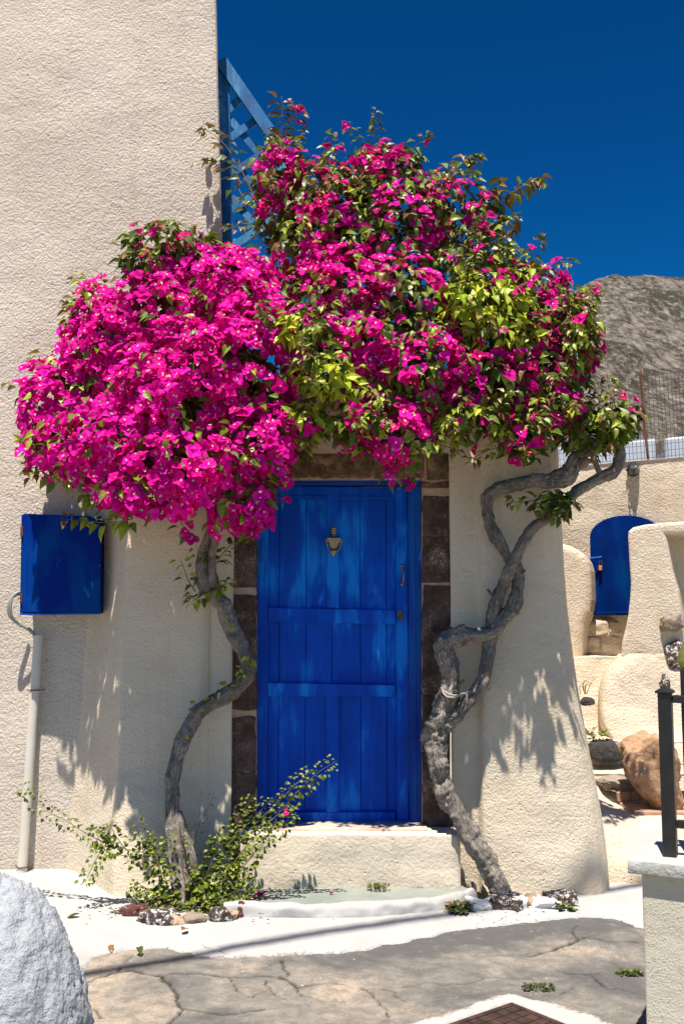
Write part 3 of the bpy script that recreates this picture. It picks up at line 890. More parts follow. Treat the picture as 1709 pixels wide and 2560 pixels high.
# knocker
S = 0.30/1568*1.0
def KP(zx, zy, Y):           # zoom coordinates of the close-up (760..1060 x 1280..1600)
    return P(760 + zx*300/1568, 1280 + zy*320/1673, Y)
def lathe_vert(bm, prof, Y, n=10, squash=0.6):
    """prof: (zx_center, zy, half width in zoom px)"""
    ring0 = None
    for zx, zy, hw in prof:
        c = KP(zx, zy, Y); r = hw*300/1568/415.0
        ring = [bm.verts.new(c + Vector((math.cos(2*math.pi*k/n)*r, math.sin(2*math.pi*k/n)*r*squash, 0))) for k in range(n)]
        if ring0:
            for k in range(n):
                bm.faces.new((ring0[k], ring0[(k+1) % n], ring[(k+1) % n], ring[k]))
        else:
            bm.faces.new(ring)
        ring0 = ring
    bm.faces.new(ring0[::-1])
knock = None
bm = bmesh.new()
KY = DY - 0.016
lathe_vert(bm, [(387, 172, 2), (387, 185, 14), (387, 198, 18), (387, 206, 26), (387, 214, 36), (387, 226, 30), (387, 236, 38), (387, 248, 34), (387, 256, 24), (387, 266, 34), (387, 276, 32), (387, 290, 20), (387, 318, 26), (387, 328, 60)], KY)
lathe_vert(bm, [(388, 386, 82), (388, 400, 78), (388, 425, 66), (388, 450, 52), (388, 470, 40), (388, 480, 20)], KY, squash=0.25)
lathe_vert(bm, [(388, 484, 18), (388, 490, 40), (388, 510, 52), (384, 530, 48), (382, 548, 30), (380, 560, 22), (380, 582, 2)], KY, squash=0.55)
knock = bm_obj('knocker', bm, M['brass_old'], door, smooth=False)
bm = bmesh.new()
f = [KP(300, 388, KY-.014), KP(476, 388, KY-.014), KP(478, 334, KY-.014), KP(300, 334, KY-.014)]
hexa(bm, f + [v + Vector((0, .03, 0)) for v in f], 0.003, 2)
kp = bm_obj('knocker_plate', bm, M['plate_pink'], None); kp.parent = knock if False else door
parts = []
for sgn, xs_ in ((1, (292, 288, 300, 312, 335, 360)), (-1, (484, 490, 478, 466, 445, 418))):
    pth = [KP(x, y, KY-0.006) for x, y in zip(xs_, (350, 375, 420, 465, 505, 525))]
    v, f, _, _ = tube(pth, [0.006, 0.0055, 0.0045, 0.004, 0.0045, 0.005], n=8, sub=4)
    parts.append((v, f))
V, F = merge(parts)
obj('knocker_ring', V, F, M['brass_old'], door, smooth=True)
# pull handle
v, f, _, _ = tube([KP(1278, 705, DY-.004), KP(1285, 735, DY-.02), KP(1297, 790, DY-.032), KP(1298, 850, DY-.034), KP(1292, 910, DY-.022), KP(1282, 950, DY-.004)], [.0055, .004, .0055, .0058, .0048, .0055], n=8, sub=5)
parts = [(v, f)]
for zy in (705, 950):
    v, f, _, _ = tube([KP(1279, zy-24, DY-.003), KP(1279, zy-12, DY-.004), KP(1279, zy, DY-.005), KP(1279, zy+12, DY-.004), KP(1279, zy+24, DY-.003)], [.003, .011, .012, .011, .003], n=8, sub=2)
    parts.append((v, f))
V, F = merge(parts)
obj('handle', V, F, M['brass_old'], door, smooth=True)
# lock plate
bm = bmesh.new()
ol = [KP(1258 + 40*math.copysign(abs(math.cos(t))**0.7, math.cos(t)), 1352 + 66*math.copysign(abs(math.sin(t))**0.7, math.sin(t)), DY-.006) for t in np.linspace(0, 2*math.pi, 20, endpoint=False)]
vf = [bm.verts.new(p) for p in ol]; vb = [bm.verts.new(p + Vector((0, .008, 0))) for p in ol]
bm.faces.new(vf); bm.faces.new(vb[::-1])
for i in range(20): bm.faces.new((vf[(i+1) % 20], vf[i], vb[i], vb[(i+1) % 20]))
lathe_vert(bm, [(1258, 1318, 8), (1258, 1325, 16), (1258, 1345, 17), (1258, 1355, 10), (1258, 1385, 14), (1258, 1390, 4)], DY-.008, squash=0.4)
bm_obj('lock_plate', bm, M['dark_metal'], door)

# door step with stone tread, grey floor slab with white kerb edge
zs = P(850, 2084, -0.16).z
def world_box(x0, x1, y0, y1, z0, z1, bevel=0.01, seg=2):
    bm = bmesh.new()
    f = [Vector((x0, y0, z0)), Vector((x1, y0, z0)), Vector((x1, y0, z1)), Vector((x0, y0, z1))]
    return hexa(bm, f + [v + Vector((0, y1-y0, 0)) for v in f], bevel, seg)
xl, xr = P(600, 2150, -0.16).x, P(1152, 2150, -0.16).x
rows = []
for z, y in ((zs, 0.14), (zs+.002, 0.0), (zs, -0.13), (zs-.006, -0.15), (zs-.02, -0.158), (zs-.15, -0.16), (zs-.28, -.165), (-.05, -0.168)):
    rows.append([Vector((xl, y, z)), Vector((0, y, z+0.003)), Vector((xr-.02, y+.0, z-.004)), Vector((xr-.004, y+.012, z-.008)), Vector((xr, y+.03, z-.012)), Vector((xr, .05, z-.012))])
V, F = loft(rows, nu=10, nv=5, disp=0.010, dscale=4, fine=0.003)
obj('doorstep', V, F, M['plaster_step'], house, smooth=True)
bm = world_box(P(652, 2060, .1).x, P(1062, 2060, .1).x, -0.10, 0.18, zs-.02, zs+.014, .006)
bm_obj('tread', bm, M['tread'], house)

zf = 0.085
plat_out = [(560, 2262), (700, 2264), (800, 2265), (900, 2263), (1000, 2257), (1080, 2248), (1140, 2238), (1172, 2228)]
front = [PG(x, y, zf) for x, y in plat_out]
V, F = [], []
back = [Vector((p.x, 0.0, zf)) for p in front]
nf = len(front)
V = [p + Vector((0, .03, 0)) for p in front] + back
F = [(i, i+1, nf+i+1, nf+i) for i in range(nf-1)]
tag(obj('porch_floor', V, F, M['slab_grey']), 'grey green slab floor in front of the doorstep', 'floor', kind='structure')
rows = []
for dy, z in ((0.055, zf+.001), (0.03, zf+.006), (0.0, zf+.002), (-0.018, zf-.012), (-0.028, zf-.04), (-0.032, 0.03), (-0.05, 0.015), (-0.09, -0.01)):
    line = []
    for i, p in enumerate(front):
        fade = min(1.0, i/2.0)
        line.append(Vector((p.x, p.y + dy, z)))
    last = front[-1]
    line.append(Vector((last.x + .05 - dy*0.2, last.y + .10 + dy*.5, z - .004)))
    line.append(Vector((last.x + .05 - dy*0.2, last.y + .25, z - .008)))
    rows.append(line)
V, F = loft(rows, nu=10, nv=5, disp=0.032, dscale=7, fine=0.006, axis=Vector((0, -0.6, 0.5)), smooth_cols=True)
o = obj('white_kerb', V, F, M['apron'], smooth=True, extra={'wear': [0.1]*len(V)})
tag(o, 'rounded whitewashed kerb edging the grey porch slab', 'kerb', kind='structure')
# ------------------------------------------------------------------ meter box, cables, pipe on the left wall
BY = 0.10
box = thing('meter_box', P(150, 1535, 0.36), 'dark blue metal meter box mounted on the left stucco wall', 'meter box')
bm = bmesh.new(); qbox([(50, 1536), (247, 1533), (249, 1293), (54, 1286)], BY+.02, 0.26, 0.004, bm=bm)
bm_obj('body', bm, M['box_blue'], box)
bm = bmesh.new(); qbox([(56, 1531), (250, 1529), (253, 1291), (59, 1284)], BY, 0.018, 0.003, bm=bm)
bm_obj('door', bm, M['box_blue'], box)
bm = bmesh.new()
qbox([(50, 1538), (251, 1536), (251, 1531), (50, 1533)], BY+.004, 0.02, 0.001, bm=bm)
bm_obj('bottom_lip', bm, M['frame_blue'], box)
bm = bmesh.new(); qbox([(51, 1342), (58, 1342), (58, 1316), (51, 1316)], BY+.006, 0.012, 0.002, bm=bm)
bm_obj('hinge', bm, M['rust'], box)
bm = bmesh.new(); qbox([(50, 1506), (56, 1506), (56, 1484), (50, 1484)], BY+.008, 0.012, 0.002, bm=bm)
bm_obj('hinge', bm, M['rust'], box)
bm = bmesh.new(); qbox([(245, 1417), (252, 1416), (252, 1411), (245, 1411)], BY-.006, 0.008, 0.001, bm=bm)
bm_obj('latch', bm, M['iron_black'], box)
cb = thing('electric_cable', P(88, 1588, 0.31), 'two grey electric cables looping from the blue meter box into the pipe', 'cable')
for dx, r in ((0, .0105), (5, .008)):
    v, f, _, _ = tube([P(55, 1483+dx, .26), P(46, 1481+dx, .24), P(30+dx*.5, 1494, .22), P(22+dx, 1515, .21), P(26+dx, 1540, .22), P(45+dx*.5, 1558, .25), P(70, 1572-dx*.4, .28), P(86+dx*.4, 1588, .31), P(88+dx*.4, 1606, .31)], [r]*9, n=8, sub=6)
    obj('cable', v, f, M['cable_grey'], cb, smooth=True)
pipe = thing('conduit_pipe', P(55, 2216, 0.30), 'cream plastic conduit pipe running down the left wall below the box', 'pipe')
pa, pb = P(97, 1588, .31), P(53, 2218, .30)
n = 20
V, F = [], []
t = (pb-pa).normalized(); s = t.orthogonal().normalized(); u = t.cross(s)
for rr, end in ((.029, 0), (.029, 1), (.025, 0), (.025, 1)):
    for k in range(n):
        V.append((pb if end else pa) + (s*math.cos(2*math.pi*k/n) + u*math.sin(2*math.pi*k/n))*rr)
for k in range(n):
    q = (k+1) % n
    F += [(k, q, n+q, n+k), (2*n+q, 2*n+k, 3*n+k, 3*n+q), (q, k, 2*n+k, 2*n+q), (n+k, n+q, 3*n+q, 3*n+k)]
obj('pipe', V, F, M['pipe'], pipe, smooth=False)
for py_, in ((1728,), (2168,)):
    tt = (py_-1588)/(2218-1588)
    c = pa.lerp(pb, tt)
    bm = bmesh.new()
    ring = []
    for k in range(13):
        a = math.pi*k/12
        ring.append(c + Vector((-math.cos(a)*.031, -math.sin(a)*.031, 0)))
    ring = [ring[0] + Vector((-.022, .03, 0))] + ring + [ring[-1] + Vector((.022, .03, 0))]
    v, f, _, _ = tube(ring, [.0035]*len(ring), n=6, sub=2)
    bm.free()
    obj('bracket', v, f, M['rust'], pipe, smooth=True)

# ------------------------------------------------------------------ blue trellis on the roof
TY = 0.75
tre = thing('garden_trellis', P(565, 900, TY), 'weathered blue wooden lattice trellis fixed beside the tall wall', 'trellis')
def tbar(name, a, b, wpx, Y, depth, mat=M['trellis_blue']):
    (ax, ay), (bx, by) = a, b
    dx, dy = bx-ax, by-ay; L = math.hypot(dx, dy); nx_, ny_ = -dy/L*wpx/2, dx/L*wpx/2
    q = [(ax+nx_, ay+ny_), (bx+nx_, by+ny_), (bx-nx_, by-ny_), (ax-nx_, ay-ny_)]
    bm = bmesh.new(); qbox(q, Y, depth, 0.002, bm=bm)
    return bm_obj(name, bm, mat, tre)
tbar('post', (559, 150), (569, 985), 28, TY, 0.045)
tbar('rail', (551, 148), (705, 372), 30, TY-0.03, 0.04)
tbar('post', (705, 372), (712, 985), 28, TY, 0.045)
for a, b in (((569, 276), (606, 240)), ((574, 345), (655, 289)), ((578, 526), (708, 438)), ((580, 617), (710, 530)), ((580, 712), (710, 630)), ((580, 800), (710, 720)), ((576, 436), (708, 350))):
    tbar('slat', a, b, 19, TY+.016, 0.012)
for a, b in (((572, 294), (708, 458)), ((578, 398), (710, 560)), ((578, 492), (710, 650)), ((580, 600), (710, 760)), ((580, 700), (710, 860))):
    tbar('slat', a, b, 18, TY+.031, 0.012)
for y in (232, 484):
    bm = bmesh.new(); qbox([(543, y+8), (560, y+8), (560, y-7), (543, y-7)], TY-.01, .006, .001, bm=bm)
    bm_obj('bracket', bm, M['trellis_blue'], tre)

# ------------------------------------------------------------------ terrace behind: wall, fence, lamp, hatch, steps
def YB(px): return 3.1 - 0.5*(px-1450)/259.0
back = thing('terrace_wall', P(1560, 1640, 2.9), 'cream plastered terrace wall with a small arched blue hatch behind the steps', 'wall')
rows = []
for dz, py0 in ((0.0, None), (0.06, None), (0.4, None), (1.0, None), (2.2, None), (3.2, None)):
    line = []
    for px in (1180, 1300, 1400, 1450, 1520, 1600, 1680, 1760, 1900, 2200):
        top = 1163 - (px-1450)*0.088
        p = P(px, top, YB(px))
        off = 0.03 if dz == 0 else 0.0
        line.append(Vector((p.x, p.y+off, p.z - dz)))
    rows.append(line)
rows.insert(0, [v + Vector((.1, 0.45, .0)) for v in rows[0]])
V, F = loft(rows, nu=9, nv=9, disp=0.03, dscale=1.6, fine=0.003)
obj('wall', V, F, M['plaster_back'], back, smooth=True)
# arched hatch
HYp = YB(1560)-0.05
arch = [(1478, 1538), (1566, 1538), (1655, 1535), (1657, 1345)]
for k in range(1, 16):
    a = math.pi*k/16
    arch.append((1565 + 92*math.cos(a), 1342 - 54*math.sin(a)))
arch.append((1473, 1342))
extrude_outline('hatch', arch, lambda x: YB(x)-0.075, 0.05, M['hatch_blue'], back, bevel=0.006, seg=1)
# batten edge along the bottom of the hatch
bm = bmesh.new(); qbox([(1480, 1536), (1570, 1534), (1570, 1528), (1480, 1530)], YB(1570)-.085, .08, .002, bm=bm)
bm_obj('hatch_batten', bm, M['hatch_blue'], back)
v, f, _, _ = tube([P(1466, 1397, YB(1500)-.11), P(1480, 1396, YB(1500)-.11), P(1495, 1394, YB(1500)-.11), P(1503, 1393, YB(1500)-.11)], [.009, .012, .010, .012], n=8, sub=3)
obj('latch', v, f, M['frame_blue'], back, smooth=True)
pl = thing('padlock', P(1500, 1425, YB(1500)-.1), 'small orange brass padlock hanging from the blue hatch latch', 'padlock')
bm = bmesh.new(); qbox([(1496, 1426), (1504, 1426), (1504, 1414), (1496, 1414)], YB(1500)-.12, .022, .003, bm=bm)
bm_obj('body', bm, M['copper_lock'], pl)
v, f, _, _ = tube([P(1497, 1415, YB(1500)-.11), P(1497.5, 1405, YB(1500)-.11), P(1501, 1399, YB(1500)-.11), P(1504, 1405, YB(1500)-.11), P(1503.5, 1415, YB(1500)-.11)], [.004]*5, n=6, sub=4)
obj('shackle', v, f, M['dark_metal'], pl, smooth=True)
# lamp
LYp = YB(1583)-.02
lamp = thing('bulkhead_lamp', P(1583, 1175, LYp), 'round black caged bulkhead lamp on the terrace wall', 'lamp')
def dome(bm, cpx, rpx, rpy, Y, depth, seg=18, rings=6, full=True):
    c = P(cpx[0], cpx[1], Y); ex = P(cpx[0]+rpx, cpx[1], Y)-c; ez = P(cpx[0], cpx[1]-rpy, Y)-c
    prev = None
    for i in range(rings):
        a = (math.pi/2)*i/(rings)
        ring = [bm.verts.new(c + ex*math.cos(a)*math.cos(2*math.pi*k/seg) + ez*math.cos(a)*math.sin(2*math.pi*k/seg) + Vector((0, -depth*math.sin(a), 0))) for k in range(seg)]
        if prev:
            for k in range(seg): bm.faces.new((prev[k], prev[(k+1) % seg], ring[(k+1) % seg], ring[k]))
        else:
            r0 = [bm.verts.new(v.co + Vector((0, .04, 0))) for v in ring]
            for k in range(seg): bm.faces.new((r0[k], r0[(k+1) % seg], ring[(k+1) % seg], ring[k]))
        prev = ring
    tip = bm.verts.new(c + Vector((0, -depth, 0)))
    for k in range(seg): bm.faces.new((prev[k], prev[(k+1) % seg], tip))
bm = bmesh.new(); dome(bm, (1583, 1175), 14.5, 16.5, LYp, 0.03); bm_obj('base', bm, M['iron_black'], lamp, True)
bm = bmesh.new(); dome(bm, (1583, 1175), 12, 14, LYp-.02, 0.075); bm_obj('glass', bm, M['lamp_glass'], lamp, True)
for kind_ in range(3):
    pth = []
    for i in range(9):
        a = math.pi*i/8
        if kind_ == 0: q = P(1583, 1175-14.5*math.cos(a), LYp-.02-.085*math.sin(a))
        elif kind_ == 1: q = P(1583-13*math.cos(a), 1172, LYp-.02-.085*math.sin(a))
        else:
            q = P(1583+13.2*math.cos(2*a), 1175+15.2*math.sin(2*a), LYp-.045)
        pth.append(q)
    v, f, _, _ = tube(pth, [.0045]*9, n=6, sub=3)
    obj('cage_bar', v, f, M['iron_black'], lamp, smooth=True)
for dx in (-15.5, 15.5):
    bm = bmesh.new(); pbox(1583+dx-2.5, 1172, 1583+dx+2.5, 1177, LYp-.005, .03, .001, bm=bm); bm_obj('lug', bm, M['iron_black'], lamp)
# wire fence on the terrace wall
fen = thing('wire_fence', P(1618, 1146, YB(1618)+.15), 'rusty wire mesh fence with a thin post on top of the terrace wall', 'fence')
def FY(px): return YB(px)+0.16
v, f, _, _ = tube([P(1619, 1150, FY(1619)), P(1611, 1080, FY(1611)), P(1604, 990, FY(1604)), P(1599, 916, FY(1599))], [.012]*4, n=8, sub=3)
obj('post', v, f, M['rust'], fen, smooth=True)
for x in (1250, 1900):
    v, f, _, _ = tube([P(x, 1180-(x-1450)*.09, FY(x)), P(x-10, 940-(x-1450)*.09, FY(x))], [.012]*2, n=8, sub=2)
    obj('post', v, f, M['rust'], fen, smooth=True)
parts = []
for i in range(72):
    px = 1250 + i*9.6
    ytop = 960 - (px-1450)*0.13 + random.uniform(-2, 2)
    ybot = 1166 - (px-1450)*0.088
    w_ = [P(px + 6*(1-k/3.) - 7*(k/3.) + random.uniform(-.8, .8), ybot + (ytop-ybot)*k/3., FY(px)) for k in range(4)]
    v, f, _, _ = tube(w_, [.0024]*4, n=4, sub=1); parts.append((v, f))
for j in range(14):
    t0 = j/13.
    w_ = []
    for px in range(1250, 1950, 50):
        ytop = 962 - (px-1450)*0.13; ybot = 1160 - (px-1450)*0.088
        w_.append(P(px, ybot + (ytop-ybot)*t0 + random.uniform(-1, 1), FY(px)-.004))
    v, f, _, _ = tube(w_, [.0022]*len(w_), n=4, sub=1); parts.append((v, f))
V, F = merge(parts)
o = obj('wire_mesh', V, F, M['wire'], fen); o['kind'] = 'stuff'
# white houses beyond the fence
def far_block(name, label, px0, px1, py0, py1, Y, depth, mat, extra=None):
    r = thing(name, P((px0+px1)/2, py1, Y), label, 'house')
    bm = bmesh.new(); qbox([(px0, py1), (px1, py1-(px1-px0)*.03), (px1, py0-(px1-px0)*.09), (px0, py0)], Y, depth, .05, bm=bm)
    bm_obj('wall', bm, mat, r)
    return r
hb = far_block('white_house', 'low white house with a dark chimney slot behind the wire fence', 1664, 1990, 1094, 1190, 16, 7, M['white_house'])
h2 = far_block('white_house', 'long flat white house roof partly hidden by the bougainvillea', 1340, 1640, 1122, 1200, 15, 6, M['white_house'])
bm = bmesh.new(); qbox([(1340, 1124), (1560, 1100), (1610, 1099), (1560, 1096)], 15.5, 5, .0, bm=bm); bm_obj('roof', bm, M['whitewash'], h2)
bm = bmesh.new(); qbox([(1655, 1128), (1663, 1127), (1663, 1098), (1655, 1099)], 15.2, .5, .0, bm=bm); bm_obj('chimney', bm, M['grey_stone'], hb)

# stairs up to the hatch
stairs = thing('stone_steps', P(1540, 2225, .2), 'rough cream plastered steps climbing to the arched blue hatch', 'steps')
prof = [(1549, 3.05), (1552, 2.98), (1632, 2.95), (1638, 2.9), (1644, 2.35), (1650, 2.28), (1725, 2.22), (1822, 2.15), (1832, 2.10), (1850, 1.72), (1856, 1.68), (1908, 1.64), (1914, 1.60), (1936, 1.18), (1940, 1.14), (1978, 1.10)]
rows = []
for py, y in prof:
    line = []
    for px, dy, dp in ((1330, .05, -6), (1400, .03, -3), (1450, 0.0, 0), (1500, -.02, 1), (1560, -.03, 2), (1630, -.05, 3), (1720, -.05, 4), (1900, -.05, 6)):
        k = 1.0 if 1640 < py < 1900 else 0.3
        line.append(P(px, py+dp*k, y+dy))
    rows.append(line)
V, F = loft(rows, nu=8, nv=4, disp=0.035, dscale=3.0, fine=0.006, axis=Vector((0, -.8, .5)))
obj('flight', V, F, M['plaster_back'], stairs, smooth=True)
# bottom mound
rows = []
for py, y in ((1975, 1.12), (2004, 1.02), (2012, 0.98), (2028, .66), (2036, .54), (2060, .40), (2120, .28), (2180, .20), (2240, .16), (2270, .14)):
    line = []
    for px, dp in ((1380, -70), (1440, -52), (1490, -18), (1530, -4), (1580, 2), (1640, 6), (1720, 8), (1900, 10)):
        k = 1.0 if py < 2060 else max(0, (2180-py)/120.)
        line.append(P(px, py+dp*k, y))
    rows.append(line)
V, F = loft(rows, nu=8, nv=4, disp=0.025, dscale=3.0, fine=0.004, axis=Vector((0, -.8, .5)))
obj('landing', V, F, M['plaster_back'], stairs, smooth=True)
for x0, x1 in ((1541, 1573), (1575, 1612), (1614, 1650)):
    bm = bmesh.new(); qbox([(x0+3, 2004), (x1+4, 2001), (x1, 1978), (x0, 1981)], .93, .03, .003, bm=bm); bm_obj('tile', bm, M['tile'], stairs)
zt = P(1580, 2006, .95).z
bm = world_box(P(1545, 2006, .95).x, P(1690, 2006, .95).x, .58, .93, zt-.02, zt+.006, .004); bm_obj('tile', bm, M['tile'], stairs)
bm = bmesh.new(); pbox(1455, 1526, 1478, 1547, 2.86, .06, .003, bm=bm); bm_obj('tile', bm, M['tile'], stairs)

# curved low wall left of the hatch and the side wall right of it
low_o = [(1300, 1760), (1300, 1352), (1380, 1354), (1404, 1358), (1425, 1364), (1445, 1375), (1460, 1389), (1469, 1405), (1474, 1425), (1476, 1460), (1477, 1500), (1474, 1530), (1462, 1560), (1456, 1600), (1452, 1660), (1440, 1760)]
o = extrude_outline('low_wall', low_o, 2.45, 0.42, M['plaster_back'], None, bevel=0.07, seg=4)
tag(o, 'low cream wall with rounded top curving down beside the arched hatch', 'wall')
side_o = [(1551, 1900), (1551, 1640), (1553, 1605), (1562, 1570), (1568, 1540), (1573, 1497), (1575, 1457), (1571, 1400), (1568, 1345), (1569, 1328), (1580, 1318), (1610, 1311), (1660, 1306), (1720, 1302), (1900, 1296), (1900, 1338), (1720, 1336), (1662, 1336), (1668, 1362), (1680, 1430), (1694, 1480), (1703, 1540), (1708, 1600), (1716, 1900)]
sw = thing('side_wall', P(1640, 1900, 1.9), 'cream plaster side wall with a deep shaded opening right of the steps', 'wall')
extrude_outline('wall', side_o, 1.95, 0.5, M['plaster_back'], sw, bevel=0.03, seg=3)
extrude_outline('wall', [(1600, 1900), (1600, 1330), (1900, 1325), (1900, 1900)], 2.35, 0.2, M['plaster_back'], sw, bevel=0.0)

def rock(name, c, size, mat, label, cat='stone', seed=0, amp=0.28, sub=4, parent=None, flat=False, rot=(0, 0, 0), group=None, fr=1.3, taper=0.0):
    bm = bmesh.new()
    bmesh.ops.create_icosphere(bm, subdivisions=sub, radius=1.0)
    rm = Matrix.Rotation(rot[0], 3, 'X') @ Matrix.Rotation(rot[1], 3, 'Y') @ Matrix.Rotation(rot[2], 3, 'Z')
    rr_ = random.Random(seed*17+1)
    planes = [(Vector((rr_.gauss(0, 1), rr_.gauss(0, 1), rr_.gauss(0, 1))).normalized(), rr_.uniform(.62, .92)) for _ in range(12)]
    for v in bm.verts:
        p = v.co.copy()
        for nn, dd in planes:
            e = p.dot(nn) - dd
            if e > 0: p -= nn*e*.92
        n1 = mnoise.fractal(p*fr + Vector((seed*7.3, seed, 0)), 1.0, 2.0, 5, noise_basis='PERLIN_ORIGINAL')
        cell = mnoise.cell(p*1.7 + Vector((seed*3.3, 0, 0)))
        s = 1.06 + amp*n1 + 0.06*mnoise.fractal(p*6 + Vector((seed, 0, 3)), 1.0, 2.0, 3, noise_basis='PERLIN_ORIGINAL')
        p = Vector((math.copysign(abs(p.x)**0.75, p.x), math.copysign(abs(p.y)**0.75, p.y), math.copysign(abs(p.z)**0.75, p.z)))*s
        p.x *= 1 + taper*p.z; p.y *= 1 + taper*p.z
        v.co = rm @ Vector((p.x*size[0], p.y*size[1], p.z*size[2])) + c
    o = bm_obj(name, bm, mat, parent, smooth=not flat)
    if parent is None: tag(o, label, cat, group)
    return o
rock('boulder', P(1632, 1940, .74), (.165, .16, .25), M['orange_rock'], 'large orange brown boulder leaning beside the lower steps', 'boulder', 3, .24, 5, flat=False, rot=(0, R(-27), 0), fr=1.6, taper=.30)
rock('step_stone', P(1508, 1878, 1.52), (.125, .12, .085), M['black_stone'], 'black lava block set under grass at the edge of the steps', 'stone', 5, .15)
rock('step_stone', P(1558, 1872, 1.55), (.05, .09, .06), M['grey_stone'], 'small grey stone wedged beside the black lava block', 'stone', 6, .2)
rock('step_stone', P(1545, 1958, 1.10), (.165, .16, .048), M['grey_stone'], 'flat grey brown stone slab above the pink tiles', 'stone', 8, .25)
rock('step_stone', P(1466, 1754, 2.0), (.05, .08, .032), M['black_stone'], 'small dark stone poking out beside the house corner', 'stone', 9, .2)
rock('wall_stone', P(1676, 1556, 1.93), (.085, .06, .075), M['grey_stone'], 'brown lump standing in for a broken plaster hole in the side wall', 'stone', 12, .3)  # added rock shape stands in for a hole of broken brown plaster
rock('wall_stone', P(1684, 1640, 1.93), (.085, .06, .125), M['kerb_stone'], 'black stone behind the golden spear finial', 'stone', 13, .2)
rock('wall_stone', P(1660, 1712, 1.9), (.045, .05, .075), M['kerb_stone'], 'dark stone beside the top of the black railing post', 'stone', 14, .2)
rows = []
for py, xl_, yf in ((1634, 1552, 1.945), (1650, 1536, 1.93), (1680, 1514, 1.90), (1720, 1502, 1.87), (1770, 1499, 1.84), (1815, 1506, 1.80), (1845, 1524, 1.75), (1862, 1540, 1.70), (1890, 1545, 1.66)):
    rows.append([P(xl_-6, py, yf+.45), P(xl_-3, py, yf+.14), P(xl_+3, py, yf+.05), P(xl_+16, py, yf+.012), P(xl_+50, py, yf-.015), P(1610, py, yf-.02), P(1660, py, yf-.01), P(1730, py, yf), P(1900, py, yf)])
V, F = loft(rows, nu=6, nv=6, disp=0.03, dscale=2.6, fine=0.004, smooth_cols=True)
obj('flank', V, F, M['plaster_back'], stairs, smooth=True)
for i, (x0, x1, y0, y1) in enumerate(((1456, 1520, 1552, 1590), (1522, 1562, 1552, 1588), (1458, 1500, 1592, 1632), (1502, 1552, 1590, 1632))):
    rough_block('riser_stone', x0, y0, x1, y1, 2.925, .12, M['plaster_back'], stairs, cuts=5, amp=.02, seed=i*2.7, round_=.015)

# ------------------------------------------------------------------ gate pillar and railing (right foreground)
C0 = P(1567, 2147, -2.2)
a_ = Vector((0.89, -0.45, 0)).normalized(); b_ = Vector((0.45, 0.89, 0)).normalized()
gp = thing('gate_pillar', C0 + a_*.3 + b_*.2 - Vector((0, 0, C0.z)), 'pale stippled masonry pillar with a white cap in the right foreground', 'pillar')
def gq(a, b, z): return Vector((C0.x, C0.y, 0)) + a_*a + b_*b + Vector((0, 0, z))
def gbox(bm, a0, a1, b0, b1, z0, z1, bevel, seg=2):
    f = [gq(a0, b0, z0), gq(a1, b0, z0), gq(a1, b0, z1), gq(a0, b0, z1)]
    bk = [gq(a0, b1, z0), gq(a1, b1, z0), gq(a1, b1, z1), gq(a0, b1, z1)]
    return hexa(bm, f + bk, bevel, seg)
bm = bmesh.new(); gbox(bm, 0, .62, 0, .42, C0.z-.052, C0.z, .006, 2)
bmesh.ops.subdivide_edges(bm, edges=[e for e in bm.edges if e.calc_length() > .05], cuts=10, use_grid_fill=True)
for v in bm.verts: v.co += Vector((0, 0, 1))*.003*mnoise.noise(v.co*30) + a_*.004*mnoise.noise(v.co*22+Vector((5, 0, 0)))
bm_obj('cap', bm, M['cap_stone'], gp, True)
bm = bmesh.new(); gbox(bm, .042, .58, .03, .39, -.08, C0.z-.051, .008, 2)
bm_obj('shaft', bm, M['plaster_gate'], gp)
# stipple bumps on the shaft face
bv, bf = [], []
for i in range(1500):
    a, z = random.uniform(.05, .5), random.uniform(.02, C0.z-.06)
    r = random.choice((.0018, .0022, .003, .0036))
    c = gq(a, .0305, z); o0 = len(bv)
    for k in range(5):
        t = 2*math.pi*k/5
        bv.append(c + a_*math.cos(t)*r + Vector((0, 0, 1))*math.sin(t)*r*random.uniform(.8, 1.4))
    bv.append(c - b_*r*.8)
    bf += [(o0+k, o0+(k+1) % 5, o0+5) for k in range(5)]
o = obj('stipple', bv, bf, M['plaster_gate'], gp, smooth=True); o['kind'] = 'stuff'
rl = thing('iron_railing', gq(.28, .16, C0.z), 'black iron railing with a golden spear finial on the pillar', 'railing')
pbase = PG(1672, 2143, C0.z)
pa0 = (pbase - C0).dot(a_); pb0 = (pbase - C0).dot(b_)
ztop = P(1672, 1724, pbase.y).z
bm = bmesh.new(); gbox(bm, pa0-.024, pa0+.024, pb0, pb0+.048, C0.z, ztop-.012, .004); bm_obj('post', bm, M['iron_black'], rl)
bm = bmesh.new(); gbox(bm, pa0-.032, pa0+.032, pb0-.008, pb0+.056, ztop-.014, ztop-.004, .003)
ap_ = bm.verts.new(gq(pa0, pb0+.024, ztop+.012)); cs_ = [bm.verts.new(gq(pa0+sx*.03, pb0+.024+sy*.03, ztop-.004)) for sx, sy in ((-1, -1), (1, -1), (1, 1), (-1, 1))]
for i in range(4): bm.faces.new((cs_[i], cs_[(i+1) % 4], ap_))
bm_obj('post_cap', bm, M['iron_black'], rl)
